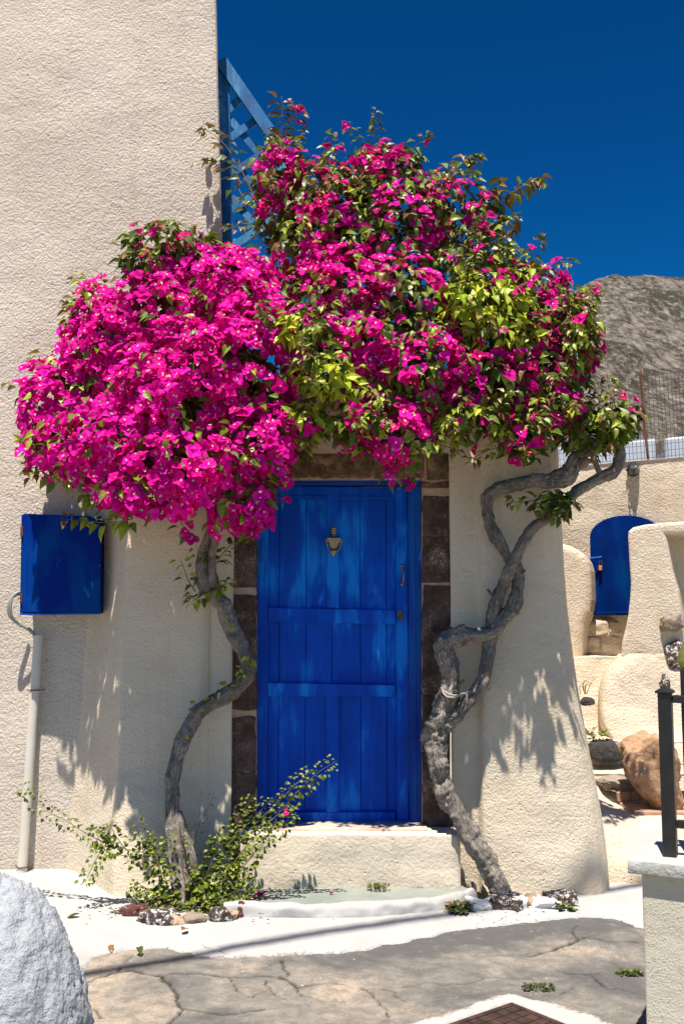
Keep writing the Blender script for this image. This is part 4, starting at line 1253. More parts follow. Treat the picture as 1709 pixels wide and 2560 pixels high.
for i, off in enumerate((.066, .17, .27)):
    bm = bmesh.new(); gbox(bm, pa0+off-.014, pa0+off+.014, pb0+.05, pb0+.078, C0.z+.05, ztop+.075, .003); bm_obj('bar', bm, M['iron_black'], rl)
    c = gq(pa0+off, pb0+.064, 0); z0 = ztop+.075
    bm = bmesh.new()
    pr = [(.010, 0), (.016, .008), (.025, .028), (.020, .052), (.010, .078), (.001, .098)]
    prev = None
    for r, dz in pr:
        ring = [bm.verts.new(c + Vector((0, 0, z0+dz)) + a_*math.cos(t)*r*(1 if j % 2 == 0 else .45) + b_*math.sin(t)*r*.4) for j, t in enumerate(np.linspace(0, 2*math.pi, 12, endpoint=False))]
        if prev:
            for k in range(12): bm.faces.new((prev[k], prev[(k+1) % 12], ring[(k+1) % 12], ring[k]))
        else: bm.faces.new(ring)
        prev = ring
    bm.faces.new(prev[::-1])
    bm_obj('finial', bm, M['gold'], rl)
for z in (ztop-.035, C0.z+.115):
    bm = bmesh.new(); gbox(bm, pa0+.026, pa0+.45, pb0+.016, pb0+.046, z-.014, z+.014, .003); bm_obj('rail', bm, M['iron_black'], rl)

# ------------------------------------------------------------------ whitewashed boulder, left foreground
cw = P(-62, 2590, -2.2)
bm = bmesh.new(); bmesh.ops.create_icosphere(bm, subdivisions=6, radius=1.0)
for v in bm.verts:
    p = v.co.copy()
    q = Vector((p.x, p.y, p.z))
    h = 0.020*mnoise.fractal(q*2.0, 1, 2, 2, noise_basis='PERLIN_ORIGINAL') + 0.016*mnoise.noise(q*9) + 0.026*abs(mnoise.noise(q*17)) + 0.016*mnoise.noise(q*36)
    sh = 1.0 if p.z < 0 else (1-0.05*p.z*p.z)
    v.co = Vector((p.x*.395*sh, p.y*.40*sh, p.z*.655))*(1+h*1.6) + Vector((cw.x, -2.2, 0.0))
o = bm_obj('whitewashed_boulder', bm, M['whitewash'], None, True)
tag(o, 'rounded rough whitewashed boulder in the lower left foreground', 'boulder')

# ------------------------------------------------------------------ plants
BLOOM_COL = [(0.74, 0.003, 0.31), (0.80, 0.004, 0.36), (0.66, 0.002, 0.26), (0.84, 0.010, 0.43), (0.72, 0.004, 0.25), (0.62, 0.006, 0.15), (0.52, 0.003, 0.20), (0.70, 0.012, 0.19)]
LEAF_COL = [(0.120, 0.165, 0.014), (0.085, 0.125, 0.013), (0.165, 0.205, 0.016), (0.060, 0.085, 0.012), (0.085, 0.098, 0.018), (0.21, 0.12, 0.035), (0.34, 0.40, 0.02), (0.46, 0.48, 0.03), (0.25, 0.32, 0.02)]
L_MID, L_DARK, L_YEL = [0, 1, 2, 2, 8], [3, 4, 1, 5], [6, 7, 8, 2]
B_PINK, B_RED = [0, 1, 2, 3, 4, 1, 3], [4, 5, 6, 7, 2, 0]
def leaf_geo(L, W, curl, fold, seed, col):
    r = random.Random(seed)
    rows_ = [(0.0, 0.06), (0.22, 0.85), (0.45, 1.0), (0.72, 0.62), (1.0, 0.02)]
    V, C = [], []
    for t, w in rows_:
        x = L*t; z = -curl*L*t*t + r.uniform(-.02, .02)*L
        hw = W/2*w
        V += [(x, -hw, z+fold*hw + r.uniform(-.05, .05)*W), (x, 0, z), (x, hw, z+fold*hw + r.uniform(-.05, .05)*W)]
        for k in range(3):
            f = r.uniform(.85, 1.15)*(1.18 if k == 1 else 1.0)
            C.append(tuple(c*f for c in col))
    F = []
    for i in range(4):
        a = i*3
        F += [(a, a+1, a+4, a+3), (a+1, a+2, a+5, a+4)]
    return np.array(V), F, np.array(C)
def bloom_geo(seed, col, flower=True):
    r = random.Random(seed)
    V, F, C = [], [], []
    for k in range(3):
        a = 2*math.pi*k/3 + r.uniform(-.3, .3)
        el = r.uniform(.35, .95)
        L, W = r.uniform(.038, .052), r.uniform(.036, .048)
        o = len(V)
        f = r.uniform(.82, 1.2)
        for t, w in ((0.0, .15), (.3, .85), (.6, 1.0), (.85, .55), (1.0, .03)):
            rr = L*t; bend = el + (0.25-0.7*t)*r.uniform(.4, 1.1)
            cx_, cz = rr*math.cos(bend), rr*math.sin(bend)
            for s in (-1, 0, 1):
                lift = 0.30*W*w*abs(s) + r.uniform(-.08, .08)*W
                y = s*W/2*w
                px_, pz_ = cx_ - math.sin(bend)*lift*0.6, cz + math.cos(bend)*lift*0.6
                V.append((px_*math.cos(a) - y*math.sin(a), px_*math.sin(a) + y*math.cos(a), pz_))
                g = f*r.uniform(.92, 1.08)*(0.85+0.25*t)
                C.append(tuple(c*g for c in col))
        for i in range(4):
            b = o+i*3
            F += [(b, b+1, b+4, b+3), (b+1, b+2, b+5, b+4)]
    if flower:
        for q in range(r.choice((1, 2, 3))):
            a = r.uniform(0, 6.28); d = .007
            c = (d*math.cos(a)*1.0, d*math.sin(a), .022)
            o = len(V)
            for k in range(5):
                t = 2*math.pi*k/5
                V.append((c[0]+.0052*math.cos(t), c[1]+.0052*math.sin(t), c[2]+.001)); C.append((.82, .74, .60))
            V.append((c[0], c[1], c[2]-.001)); C.append((.70, .55, .25))
            V.append((0, 0, .002)); C.append(col)
            F += [(o+k, o+(k+1) % 5, o+5) for k in range(5)]
            F += [(o, o+6, o+2)]
    return np.array(V), F, np.array(C)
BLOOMS = [[bloom_geo(100+i*10+j, BLOOM_COL[i], j != 1) for j in range(3)] for i in range(len(BLOOM_COL))]
LEAVES = [[leaf_geo(*sz, 200+i*10+j, LEAF_COL[i]) for j, sz in enumerate(((.070, .042, .45, .5), (.060, .040, .7, .3), (.078, .042, .25, .7)))] for i in range(len(LEAF_COL))]
SMALL = [[leaf_geo(.036, .031, .3, .4, 300+i*10+j, tuple(c*.72 for c in LEAF_COL[i])) for j in range(2)] for i in range(len(LEAF_COL))]
_mesh_cache = {}
def geo_mesh(kind, i, j):
    key = (kind, i, j)
    if key not in _mesh_cache:
        src = {'bloom': BLOOMS, 'leaf': LEAVES, 'small': SMALL}[kind]
        V, F, C = src[i][j]
        _mesh_cache[key] = mesh(kind, V, F, M['bloom' if kind == 'bloom' else 'leaf'], cols=C)
    return _mesh_cache[key]
def basis(z, x=None, spin=None):
    z = Vector(z).normalized()
    if x is None:
        x = z.orthogonal()
        x.rotate(Matrix.Rotation(spin or 0.0, 3, z))
    x = (Vector(x) - z*z.dot(Vector(x)))
    x = x.normalized() if x.length > 1e-4 else z.orthogonal().normalized()
    y = z.cross(x)
    return Matrix((x, y, z)).transposed()
class Plant:
    def __init__(s, root): s.root = root; s.items = {'bloom': [], 'leaf': [], 'small': []}; s.twigs = []
    def add(s, kind, i, j, pos, rot, scale, front):
        s.items[kind].append((i, j, Vector(pos), rot, scale, front))
    def build(s, names, limit=300, twig_mat=None):
        for kind, its in s.items.items():
            if not its: continue
            nm, mass_nm = names[kind]
            order = sorted(range(len(its)), key=lambda q: -its[q][5])
            single = set(order[:limit])
            Vs, Fs, Cs, off = [], [], [], 0
            src = {'bloom': BLOOMS, 'leaf': LEAVES, 'small': SMALL}[kind]
            for q, (i, j, pos, rot, sc, fr) in enumerate(its):
                if q in single:
                    o = bpy.data.objects.new(nm, geo_mesh(kind, i, j)); COL.objects.link(o)
                    adopt(o, s.root)
                    o.matrix_basis = Matrix.Translation(pos) @ rot.to_4x4() @ Matrix.Scale(sc, 4)
                else:
                    V, F, C = src[i][j]
                    Rm = np.array(rot)*sc
                    Vs.append(V @ Rm.T + np.array(pos)); Cs.append(C)
                    Fs += [tuple(a+off for a in f) for f in F]; off += len(V)
            if Vs:
                o = obj(mass_nm, np.concatenate(Vs).tolist(), Fs, M['bloom' if kind == 'bloom' else 'leaf'], s.root, cols=np.concatenate(Cs))
                o['kind'] = 'stuff'
        if s.twigs:
            V, F = merge(s.twigs)
            obj('twigs', V, F, twig_mat or M['twig'], s.root, smooth=True)['kind'] = 'stuff'
def rv(s=1.0): return Vector(rng.normal(0, s, 3))
BM = Plant(None)
def blocked(p):
    if p.x < P(575, 900, .4).x + .02 and p.y > 0.33: return True
    if -1.30 < p.x < 1.30 and p.z < zr and p.y > -0.03: return True
    return False
def clump(pl, others, px, py, rx, ry, Yc, dY, nb, nl, bsets, lsets, shell=(.72, 1.06)):
    c = P(px, py, Yc); sx = (P(px+rx, py, Yc)-c).length; sz = (P(px, py-ry, Yc)-c).length
    for kind, n, sets in (('bloom', nb, bsets), ('leaf', nl, lsets)):
        made = 0; tries = 0
        while made < n and tries < n*6:
            tries += 1
            d = rv().normalized()
            if d.y > 0.35 and random.random() < .75: continue
            rr = random.uniform(*shell)
            lump = 1 + 0.30*mnoise.noise(d*2.6 + Vector((px, py, 0))*.01)
            rr *= lump
            if kind == 'leaf': rr *= random.choice((.9, 1.0, 1.06, 1.1))
            p = c + Vector((d.x*sx*rr, d.y*dY*rr, d.z*sz*rr))
            if blocked(p): continue
            deep = False
            for (c2, s2) in others:
                e = p - c2
                if (e.x/s2[0])**2 + (e.y/s2[1])**2 + (e.z/s2[2])**2 < 0.42: deep = True; break
            if deep and random.random() < .85: continue
            # patchiness: sprays of leaves between sprays of flowers
            pn = mnoise.noise(p*(5.5 if pl is pL else 4.2) + Vector((11, 3, 7)))
            if kind == 'bloom' and pn > (.30 if pl is pL else .06) and random.random() < .92: made += 1; continue
            if kind == 'leaf' and nb > 8 and pn < (-.15 if pl is pL else -.06) and random.random() < .8: made += 1; continue
            front = -p.y*0.6 + (-d.y)*0.5 + rr*.6 + random.uniform(0, .25)
            if kind == 'bloom':
                z = (d*0.75 + Vector((0, -.35, .45)) + rv(.38)).normalized()
                pl.add('bloom', random.choice(sets), random.randrange(3), p, basis(z, spin=random.uniform(0, 6.28)), random.uniform(.8, 1.2), front)
            else:
                x = (Vector((d.x, d.y*.8-.25, d.z*.3)) + Vector((0, 0, -.35)) + rv(.5)).normalized()
                z = (Vector((0, -.3, .8)) + d*.4 + rv(.45)).normalized()
                pl.add('leaf', random.choice(sets), random.randrange(3), p, basis(z, x=x), random.uniform(.75, 1.2), front)
            made += 1
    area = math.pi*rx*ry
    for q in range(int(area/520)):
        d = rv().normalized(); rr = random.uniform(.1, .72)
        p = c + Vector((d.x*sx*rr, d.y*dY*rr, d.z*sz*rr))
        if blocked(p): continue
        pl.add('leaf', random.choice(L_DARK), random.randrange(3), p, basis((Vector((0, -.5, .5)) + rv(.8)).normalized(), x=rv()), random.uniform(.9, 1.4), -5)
def sprig(pl, pts, Y0, Y1, n, kind='leaf', sets=L_MID, size=1.0, pink=0.0, r=.004, droop=.4, tips=True, tip_sets=(5, 5, 0), bsets=B_RED, spread=0.02):
    n = int(n*(1.3 if kind == 'leaf' else 1.2)); spread *= 1.4; size *= (1.05 if kind == 'leaf' else .95)
    path = list(pts) if Y0 is None else [P(x, y, Y0+(Y1-Y0)*i/(len(pts)-1)) for i, (x, y) in enumerate(pts)]
    v, f, _, _ = tube(path, [r*(1-.75*i/(len(path)-1)) for i in range(len(path))], n=6, sub=5)
    pl.twigs.append((v, f))
    sm = catmull(path, 12)
    for k in range(n):
        t = (k+random.uniform(.2, .8))/n
        i = min(int(t*(len(sm)-1)), len(sm)-2)
        p = Vector(sm[i]); tg = (Vector(sm[i+1])-p).normalized()
        sidev = tg.cross(Vector((0, -1, .3))).normalized()*(1 if k % 2 else -1)
        x = (sidev*.9 + tg*.35 + Vector((0, -.2, -droop)) + rv(.25)).normalized()
        z = (Vector((0, -.5, .8)) + rv(.4)).normalized()
        s = size*random.uniform(.7, 1.1)*(1.0 - .35*t)
        q = p + sidev*spread*random.random()
        if pink and random.random() < pink:
            pl.add('bloom', random.choice(bsets), random.randrange(3), q + rv(.012), basis((Vector((0, -.6, .4)) + rv(.5)).normalized(), spin=random.uniform(0, 6.28)), random.uniform(.7, 1.1), 1.2+random.random()*.4)
        else:
            ls = tip_sets if tips and t > .86 else sets
            pl.add(kind, random.choice(ls), random.randrange(3 if kind == 'leaf' else 2), q, basis(z, x=x), s, 1.0+random.random()*.5)

def sprays(pl, specs, per, pink, sets, lmin=.10, lmax=.24):
    for sp in specs:
        c = P(sp[0], sp[1], sp[4]); sx = (P(sp[0]+sp[2], sp[1], sp[4])-c).length; sz = (P(sp[0], sp[1]-sp[3], sp[4])-c).length
        for k in range(per):
            d = rv().normalized()
            if d.y > .2: d.y = -d.y*.5
            d.normalize()
            p0 = c + Vector((d.x*sx, d.y*sp[5], d.z*sz))*.9
            if blocked(p0): continue
            L = random.uniform(lmin, lmax)
            g = (d*.8 + Vector((0, -.15, .55)) + rv(.25)).normalized()
            p1 = p0 + g*L*.55; p2 = p1 + (g + Vector((0, 0, -.15)) + d*.3).normalized()*L*.5; p3 = p2 + (d + Vector((0, -.1, -.45))).normalized()*L*.3
            if blocked(p3) or blocked(p1) or to_px(p3)[0] < 55: continue
            sprig(pl, [p0, p1, p2, p3], None, None, int(6 + L*45), sets=sets, size=.9, pink=pink, droop=.75, r=.003, bsets=sp[8])
def bark_obj(name, path, radii, parent, n=18, sub=10, rough=.16, ridge=.22, seed=0., knots=()):
    v, f, uu, vv = tube(path, radii, n=n, sub=sub, rough=rough, ridge=ridge, freq=11, seed=seed, knots=knots)
    return obj(name, v, f, M['bark'], parent, smooth=True, extra={'bu': uu, 'bv': vv})

def stubs(parent, lst):
    for i, (x0, y0, Y0, x1, y1, r0) in enumerate(lst):
        bark_obj('stub', [P(x0, y0, Y0), P((x0+x1)/2, (y0+y1)/2, Y0-.03), P(x1, y1, Y0-.05)], [r0*1.5, r0, r0*.8], parent, n=10, sub=5, rough=.2, ridge=.2, seed=60+i)
# --- left bougainvillea
bl = thing('bougainvillea', PG(460, 2255, 0), 'magenta bougainvillea in full bloom with an S-bent trunk left of the blue door', 'bougainvillea')
tp = [(461, 2270, -.30), (456, 2230, -.28), (450, 2188, -.26), (443, 2143, -.24), (434, 2075, -.20), (431, 2007, -.17), (433, 1944, -.15), (446, 1885, -.14), (465, 1836, -.13), (492, 1786, -.12), (524, 1760, -.12), (569, 1736, -.12), (604, 1709, -.12), (620, 1676, -.12), (614, 1637, -.12), (592, 1596, -.12), (573, 1556, -.12), (559, 1515, -.12), (534, 1488, -.13), (516, 1460, -.14)]
px_m = 2489/5.8
wd = [40, 40, 37, 35, 34, 33, 34, 36, 36, 37, 36, 36, 37, 38, 36, 36, 38, 38, 36, 34]
bark_obj('trunk', [P(*p) for p in tp], [w/2/px_m for w in wd], bl, n=24, sub=14, rough=.26, ridge=.34, seed=1.0)
bark_obj('trunk_root', [P(x, y, yy) for x, y, yy in ((478, 2255, -.26), (484, 2210, -.25), (484, 2170, -.24), (474, 2120, -.22), (458, 2075, -.20), (444, 2030, -.18))], [.028, .026, .026, .024, .026, .024], bl, seed=2.)
bark_obj('branch', [P(x, y, yy) for x, y, yy in ((520, 1480, -.13), (508, 1450, -.15), (504, 1415, -.17), (508, 1380, -.19), (520, 1345, -.22), (538, 1300, -.26), (552, 1250, -.32), (560, 1180, -.36))], [.04, .042, .037, .03, .028, .026, .024, .02], bl, seed=3.)
bark_obj('branch', [P(x, y, yy) for x, y, yy in ((538, 1492, -.13), (532, 1460, -.16), (530, 1420, -.19), (532, 1385, -.22), (538, 1345, -.26), (530, 1290, -.32), (500, 1200, -.36), (470, 1100, -.36))], [.03, .026, .023, .022, .022, .022, .02, .016], bl, seed=4.)
bark_obj('branch', [P(x, y, yy) for x, y, yy in ((510, 1425, -.17), (500, 1410, -.19), (495, 1404, -.21))], [.026, .02, .017], bl, n=10, seed=5.)
bark_obj('branch', [P(x, y, yy) for x, y, yy in ((548, 1480, -.13), (543, 1450, -.13), (539, 1430, -.13))], [.018, .012, .004], bl, n=8, seed=6.)
left_specs = [
    # px, py, rx, ry, Y, dY, blooms, leaves, bloom set, leaf set
    (165, 1010, 108, 130, .06, .27, 330, 90, B_PINK, L_MID),
    (160, 1110, 95, 85, -.06, .26, 190, 80, B_PINK, L_MID),
    (290, 880, 125, 130, -.02, .30, 420, 110, B_PINK, L_MID),
    (300, 1110, 150, 120, -.38, .36, 470, 110, B_PINK, L_MID),
    (420, 815, 150, 135, -.12, .34, 520, 80, B_PINK, L_MID),
    (460, 980, 170, 160, -.38, .36, 720, 80, B_PINK, L_MID),
    (450, 1180, 150, 110, -.50, .34, 470, 80, B_PINK, L_MID),
    (580, 760, 130, 120, -.16, .34, 520, 50, B_PINK, L_MID),
    (640, 920, 120, 150, -.34, .34, 560, 60, B_PINK, L_MID),
    (650, 1110, 95, 120, -.42, .30, 330, 90, B_PINK, L_MID),
    (610, 1260, 72, 75, -.42, .22, 170, 50, B_PINK, L_MID),
    (330, 1240, 68, 52, -.56, .22, 110, 50, B_PINK, L_MID),
    (425, 640, 112, 68, -.08, .25, 30, 420, B_RED, L_DARK + L_MID),
    (445, 715, 105, 50, -.02, .22, 170, 40, B_PINK, L_MID),
    (560, 680, 110, 50, -.05, .25, 190, 40, B_PINK, L_MID),
    (250, 790, 70, 80, .08, .22, 90, 120, B_PINK + B_RED, L_MID),
]
def sizes(specs):
    out = []
    for sp in specs:
        c = P(sp[0], sp[1], sp[4])
        out.append((c, ((P(sp[0]+sp[2], sp[1], sp[4])-c).length, sp[5], (P(sp[0], sp[1]-sp[3], sp[4])-c).length)))
    return out
LS = sizes(left_specs)
pL = Plant(bl)
for i, sp in enumerate(left_specs):
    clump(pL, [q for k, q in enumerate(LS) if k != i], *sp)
sprig(pL, [(300, 1275), (250, 1255), (190, 1215), (120, 1195), (70, 1185)], -.45, -.1, 20, sets=L_MID + L_YEL, size=1.35, droop=.9)
sprig(pL, [(325, 1298), (280, 1307), (220, 1303), (150, 1296)], -.55, -.25, 16, sets=[6, 8, 8, 2], size=1.4, droop=.95)
sprig(pL, [(130, 880), (150, 865), (185, 850)], .05, .0, 6, sets=L_DARK)
sprig(pL, [(110, 1090), (70, 1130), (55, 1150)], .05, .05, 7, sets=L_MID + L_DARK, size=1.0, droop=.9)
sprig(pL, [(80, 960), (62, 975), (58, 1030)], .05, .05, 6, sets=L_DARK, pink=.3)
for x, y in ((345, 640), (370, 620), (410, 610), (450, 600), (500, 620), (335, 680), (470, 590)):
    sprig(pL, [(x+25, y+60), (x+8, y+25), (x-5, y-8)], 0, -.05, 9, sets=L_DARK + [0], pink=.12)
sprays(pL, left_specs, 2, .0, L_MID + [6, 8], .07, .13)
# short sprays below the mass and on the trunk
sprig(pL, [(470, 1240), (450, 1290), (465, 1330), (480, 1360)], -.4, -.38, 12, sets=L_MID, pink=.55, bsets=B_PINK)
sprig(pL, [(520, 1250), (530, 1300), (525, 1340)], -.4, -.4, 9, sets=L_MID, pink=.55, bsets=B_PINK)
sprig(pL, [(600, 1290), (620, 1330), (632, 1348)], -.42, -.45, 8, sets=L_MID, pink=.6, bsets=B_PINK)
sprig(pL, [(660, 1230), (690, 1240), (712, 1258)], -.42, -.45, 9, sets=L_MID + L_DARK, pink=.25)
sprig(pL, [(540, 1410), (560, 1380), (590, 1350), (610, 1330)], -.2, -.24, 16, sets=L_MID + L_DARK, size=.95)
sprig(pL, [(520, 1395), (500, 1385), (490, 1365)], -.22, -.26, 6, sets=L_MID, size=.8)
sprig(pL, [(488, 1478), (470, 1450), (460, 1420), (448, 1395)], -.17, -.26, 9, sets=L_YEL + L_MID, size=.9, tip_sets=(6, 8))
sprig(pL, [(520, 1480), (500, 1490), (485, 1500), (475, 1512)], -.18, -.28, 14, sets=L_YEL + L_MID, size=.9, tip_sets=(6, 8))
sprig(pL, [(530, 1480), (555, 1465), (580, 1455)], -.18, -.28, 14, sets=L_YEL + L_MID, size=.9, tip_sets=(6, 8))
for x, y, n_ in ((572, 1560, 3), (622, 1655, 6), (595, 1680, 3), (603, 1695, 3), (565, 1718, 4), (523, 1748, 2), (490, 1770, 3), (453, 1848, 2)):
    sprig(pL, [(x, y), (x+3, y-6), (x+5, y-12)], -.16, -.2, n_, sets=[6, 8, 7], size=.6 if n_ < 4 else .75, tip_sets=(6, 7), r=.002)
pL.build({'bloom': ('bloom', 'bloom_mass'), 'leaf': ('leaf', 'leaf_mass'), 'small': ('leaf', 'leaf_mass')})

# --- right bougainvillea
br = thing('bougainvillea', PG(1250, 2225, 0), 'leafy bougainvillea with a gnarled twisted double trunk right of the blue door', 'bougainvillea')
A = [(1256, 2245, -.22), (1240, 2200, -.22), (1218, 2160, -.21), (1177, 2098, -.19), (1142, 2031, -.17), (1114, 1979, -.15), (1094, 1911, -.14), (1086, 1859, -.13), (1090, 1815, -.13), (1108, 1768, -.13), (1126, 1715, -.13), (1122, 1667, -.14), (1106, 1631, -.15), (1112, 1603, -.16), (1140, 1592, -.16), (1178, 1590, -.16), (1222, 1580, -.15), (1258, 1550, -.14), (1286, 1512, -.13), (1296, 1464, -.13), (1288, 1420, -.13), (1266, 1390, -.14), (1244, 1350, -.14), (1224, 1303, -.14), (1217, 1255, -.14), (1236, 1228, -.15), (1280, 1213, -.16), (1332, 1203, -.17), (1384, 1199, -.18), (1418, 1190, -.18), (1436, 1160, -.18), (1470, 1138, -.16), (1490, 1105, -.15)]
wA = [46, 44, 42, 43, 44, 48, 52, 54, 56, 52, 46, 42, 42, 44, 40, 34, 34, 33, 31, 29, 28, 28, 30, 31, 32, 32, 30, 32, 36, 44, 40, 40, 34]
kn = [(P(1098, 1800, -.18), .03, .02), (P(1105, 1915, -.2), .025, .018), (P(1130, 1690, -.18), .03, .016), (P(1107, 1605, -.2), .03, .016), (P(1150, 1575, -.18), .025, .018), (P(1095, 1985, -.2), .03, .02), (P(1118, 1740, -.2), .03, .015), (P(1412, 1195, -.2), .03, .02), (P(1130, 1850, -.2), .02, .016)]
bark_obj('trunk', [P(*p) for p in A], [w/2/px_m for w in wA], br, n=28, sub=14, rough=.40, ridge=.38, seed=7., knots=kn)
B = [(1112, 1818, -.13), (1128, 1800, -.14), (1150, 1776, -.15), (1184, 1738, -.15), (1208, 1698, -.14), (1217, 1651, -.13), (1223, 1610, -.12), (1228, 1558, -.12), (1237, 1511, -.13), (1256, 1464, -.15), (1282, 1404, -.18), (1306, 1360, -.18), (1332, 1319, -.18), (1372, 1294, -.18), (1408, 1262, -.17), (1439, 1230, -.15), (1468, 1212, -.13), (1500, 1195, -.12), (1535, 1176, -.12), (1548, 1145, -.12), (1544, 1110, -.13)]
wB = [42, 40, 36, 34, 34, 31, 30, 29, 28, 28, 28, 29, 28, 26, 24, 24, 26, 28, 30, 32, 22]
bark_obj('trunk', [P(*p) for p in B], [w/2/px_m for w in wB], br, n=24, sub=14, rough=.26, ridge=.34, seed=8.)
bark_obj('branch', [P(1505, 1195, -.12), P(1490, 1165, -.13), P(1480, 1130, -.14)], [.018, .016, .014], br, n=10, seed=9.)
0 and bark_obj('trunk_root', [P(1092, 1870, -.12), P(1085, 1940, -.10), P(1082, 2010, -.08), P(1084, 2056, -.05)], [.03, .032, .03, .026], br, n=14, seed=10.)
bark_obj('branch', [P(1480, 1120, -.16), P(1420, 1060, -.2), P(1340, 1000, -.2), P(1240, 900, -.15), P(1100, 800, -.1), P(960, 650, -.05), P(850, 520, .05)], [.035, .034, .03, .028, .024, .018, .012], br, n=12, seed=11.)
bark_obj('branch', [P(1340, 1000, -.2), P(1180, 980, -.3), P(1040, 980, -.4), P(920, 980, -.42)], [.024, .022, .018, .012], br, n=10, seed=12.)
MIX = L_MID + L_DARK
right_specs = [
    (705, 455, 62, 80, .15, .25, 150, 170, B_RED + B_PINK, MIX),
    (700, 545, 50, 52, .1, .22, 70, 90, B_RED, MIX),
    (765, 640, 82, 85, .0, .28, 120, 220, B_RED + B_PINK, MIX),
    (800, 500, 90, 80, .1, .28, 120, 200, B_RED, MIX),
    (850, 580, 120, 110, .05, .30, 230, 260, B_RED + B_PINK, MIX),
    (955, 460, 95, 85, .1, .28, 190, 200, B_RED, MIX),
    (1000, 580, 120, 115, .0, .32, 280, 200, B_RED + B_PINK, MIX),
    (850, 740, 130, 110, -.15, .34, 360, 220, B_PINK + B_RED, MIX),
    (1125, 530, 95, 80, .05, .28, 40, 300, B_RED, L_DARK),
    (1175, 650, 112, 95, -.02, .32, 50, 340, B_RED, L_DARK + L_DARK + L_MID),
    (1010, 770, 120, 115, -.2, .36, 330, 230, B_PINK + B_RED, MIX),
    (800, 880, 100, 110, -.32, .34, 220, 200, B_PINK, L_MID),
    (920, 900, 120, 110, -.32, .36, 300, 230, B_PINK + B_RED, MIX),
    (1050, 930, 120, 110, -.34, .36, 280, 240, B_PINK + B_RED, MIX),
    (1220, 790, 125, 105, -.15, .34, 90, 300, B_RED, L_YEL + L_YEL + L_MID),
    (1330, 770, 95, 90, -.05, .30, 170, 180, B_RED + B_PINK, MIX),
    (1200, 960, 120, 90, -.3, .34, 170, 250, B_RED + B_PINK, MIX),
    (1320, 920, 110, 110, -.2, .34, 170, 260, B_RED, MIX),
    (1415, 880, 75, 100, -.08, .28, 120, 200, B_RED, MIX),
    (1380, 1030, 85, 70, -.12, .28, 40, 210, B_RED, L_DARK + L_MID),
    (1470, 1075, 75, 50, -.12, .22, 12, 170, B_RED, MIX),
    (1540, 1065, 42, 42, -.12, .16, 3, 80, B_RED, MIX),
    (1000, 1090, 72, 85, -.52, .20, 170, 70, B_PINK + B_RED, L_MID),
    (890, 1075, 55, 60, -.52, .18, 70, 50, B_RED, L_MID + L_DARK),
    (760, 1060, 55, 48, -.44, .18, 30, 80, B_PINK, L_YEL),
    (1180, 1060, 95, 38, -.42, .22, 24, 150, B_RED, L_YEL + L_MID),
    (1310, 1090, 65, 55, -.40, .22, 36, 110, B_RED, L_DARK + L_MID),
    (745, 825, 48, 38, -.58, .12, 0, 70, B_RED, L_YEL[:2]),
    (820, 945, 66, 50, -.62, .14, 0, 100, B_RED, L_YEL[:3]),
    (1190, 755, 110, 62, -.46, .14, 6, 190, B_RED, L_YEL[:3]),
    (1250, 830, 90, 50, -.46, .14, 6, 130, B_RED, L_YEL),
    (1290, 690, 60, 40, -.22, .12, 0, 60, B_RED, L_YEL),
    (1440, 830, 45, 60, -.25, .12, 4, 70, B_RED, L_YEL + L_MID),
]
RS = sizes(right_specs)
pR = Plant(br)
for i, sp in enumerate(right_specs):
    sp = list(sp); sp[6] = int(sp[6]*(1.0 if sp[8] is not B_PINK else 1.05)); sp[7] = int(sp[7]*1.15)
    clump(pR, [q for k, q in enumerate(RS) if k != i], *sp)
# sprays that stick out against sky and wall
sprig(pR, [(700, 400), (703, 340), (706, 290), (704, 240)], .15, .1, 26, sets=L_DARK + [0, 5], size=1.3, spread=.03)
sprig(pR, [(712, 390), (730, 330), (742, 285), (740, 262)], .15, .1, 20, sets=L_DARK + [5, 0], pink=.12, size=1.2, spread=.03)
sprig(pR, [(640, 500), (600, 420), (560, 360), (515, 325), (506, 330)], .1, .25, 24, sets=L_DARK + [5, 0], size=1.25, spread=.03)
sprig(pR, [(620, 520), (570, 425), (530, 410), (500, 398)], .1, .25, 20, sets=L_DARK + [5, 0], size=1.25, spread=.03)
sprig(pR, [(650, 560), (610, 560), (575, 570), (560, 560)], .0, .0, 12, sets=L_DARK, size=1.0)
sprig(pR, [(680, 620), (650, 600), (655, 580)], .0, .0, 9, sets=L_DARK)
sprig(pR, [(780, 440), (800, 410), (830, 395)], .1, .05, 9, sets=L_DARK)
for pts in ([(940, 430), (955, 390), (965, 358)], [(960, 430), (1000, 390), (1010, 385)], [(900, 450), (890, 400), (910, 395)], [(1000, 440), (1030, 400), (1035, 395)]):
    sprig(pR, pts, .1, .05, 20, sets=L_DARK + [5, 0], pink=.14, size=1.25, spread=.03)
sprig(pR, [(1080, 500), (1100, 450), (1140, 420), (1168, 395), (1180, 400)], .05, .0, 28, sets=L_DARK + [5, 0], size=1.3, spread=.03, droop=.8)
sprig(pR, [(1070, 520), (1080, 470), (1060, 440)], .05, .0, 10, sets=L_DARK)
sprig(pR, [(1200, 590), (1240, 510), (1290, 475), (1330, 455), (1355, 452)], .0, -.1, 34, sets=L_DARK + [5, 0], size=1.35, spread=.03, droop=.85)
sprig(pR, [(1200, 560), (1215, 500), (1230, 470), (1250, 468)], .0, -.05, 24, sets=L_DARK + [5, 0], size=1.35, spread=.03, droop=.9)
sprig(pR, [(1230, 640), (1270, 560), (1275, 540)], .0, -.05, 20, sets=L_DARK + [0], size=1.35, spread=.03, droop=.9)
sprig(pR, [(1280, 700), (1290, 650), (1298, 622)], .0, -.05, 11, sets=[6, 8, 2], size=.8, droop=.1, tip_sets=(6, 8))
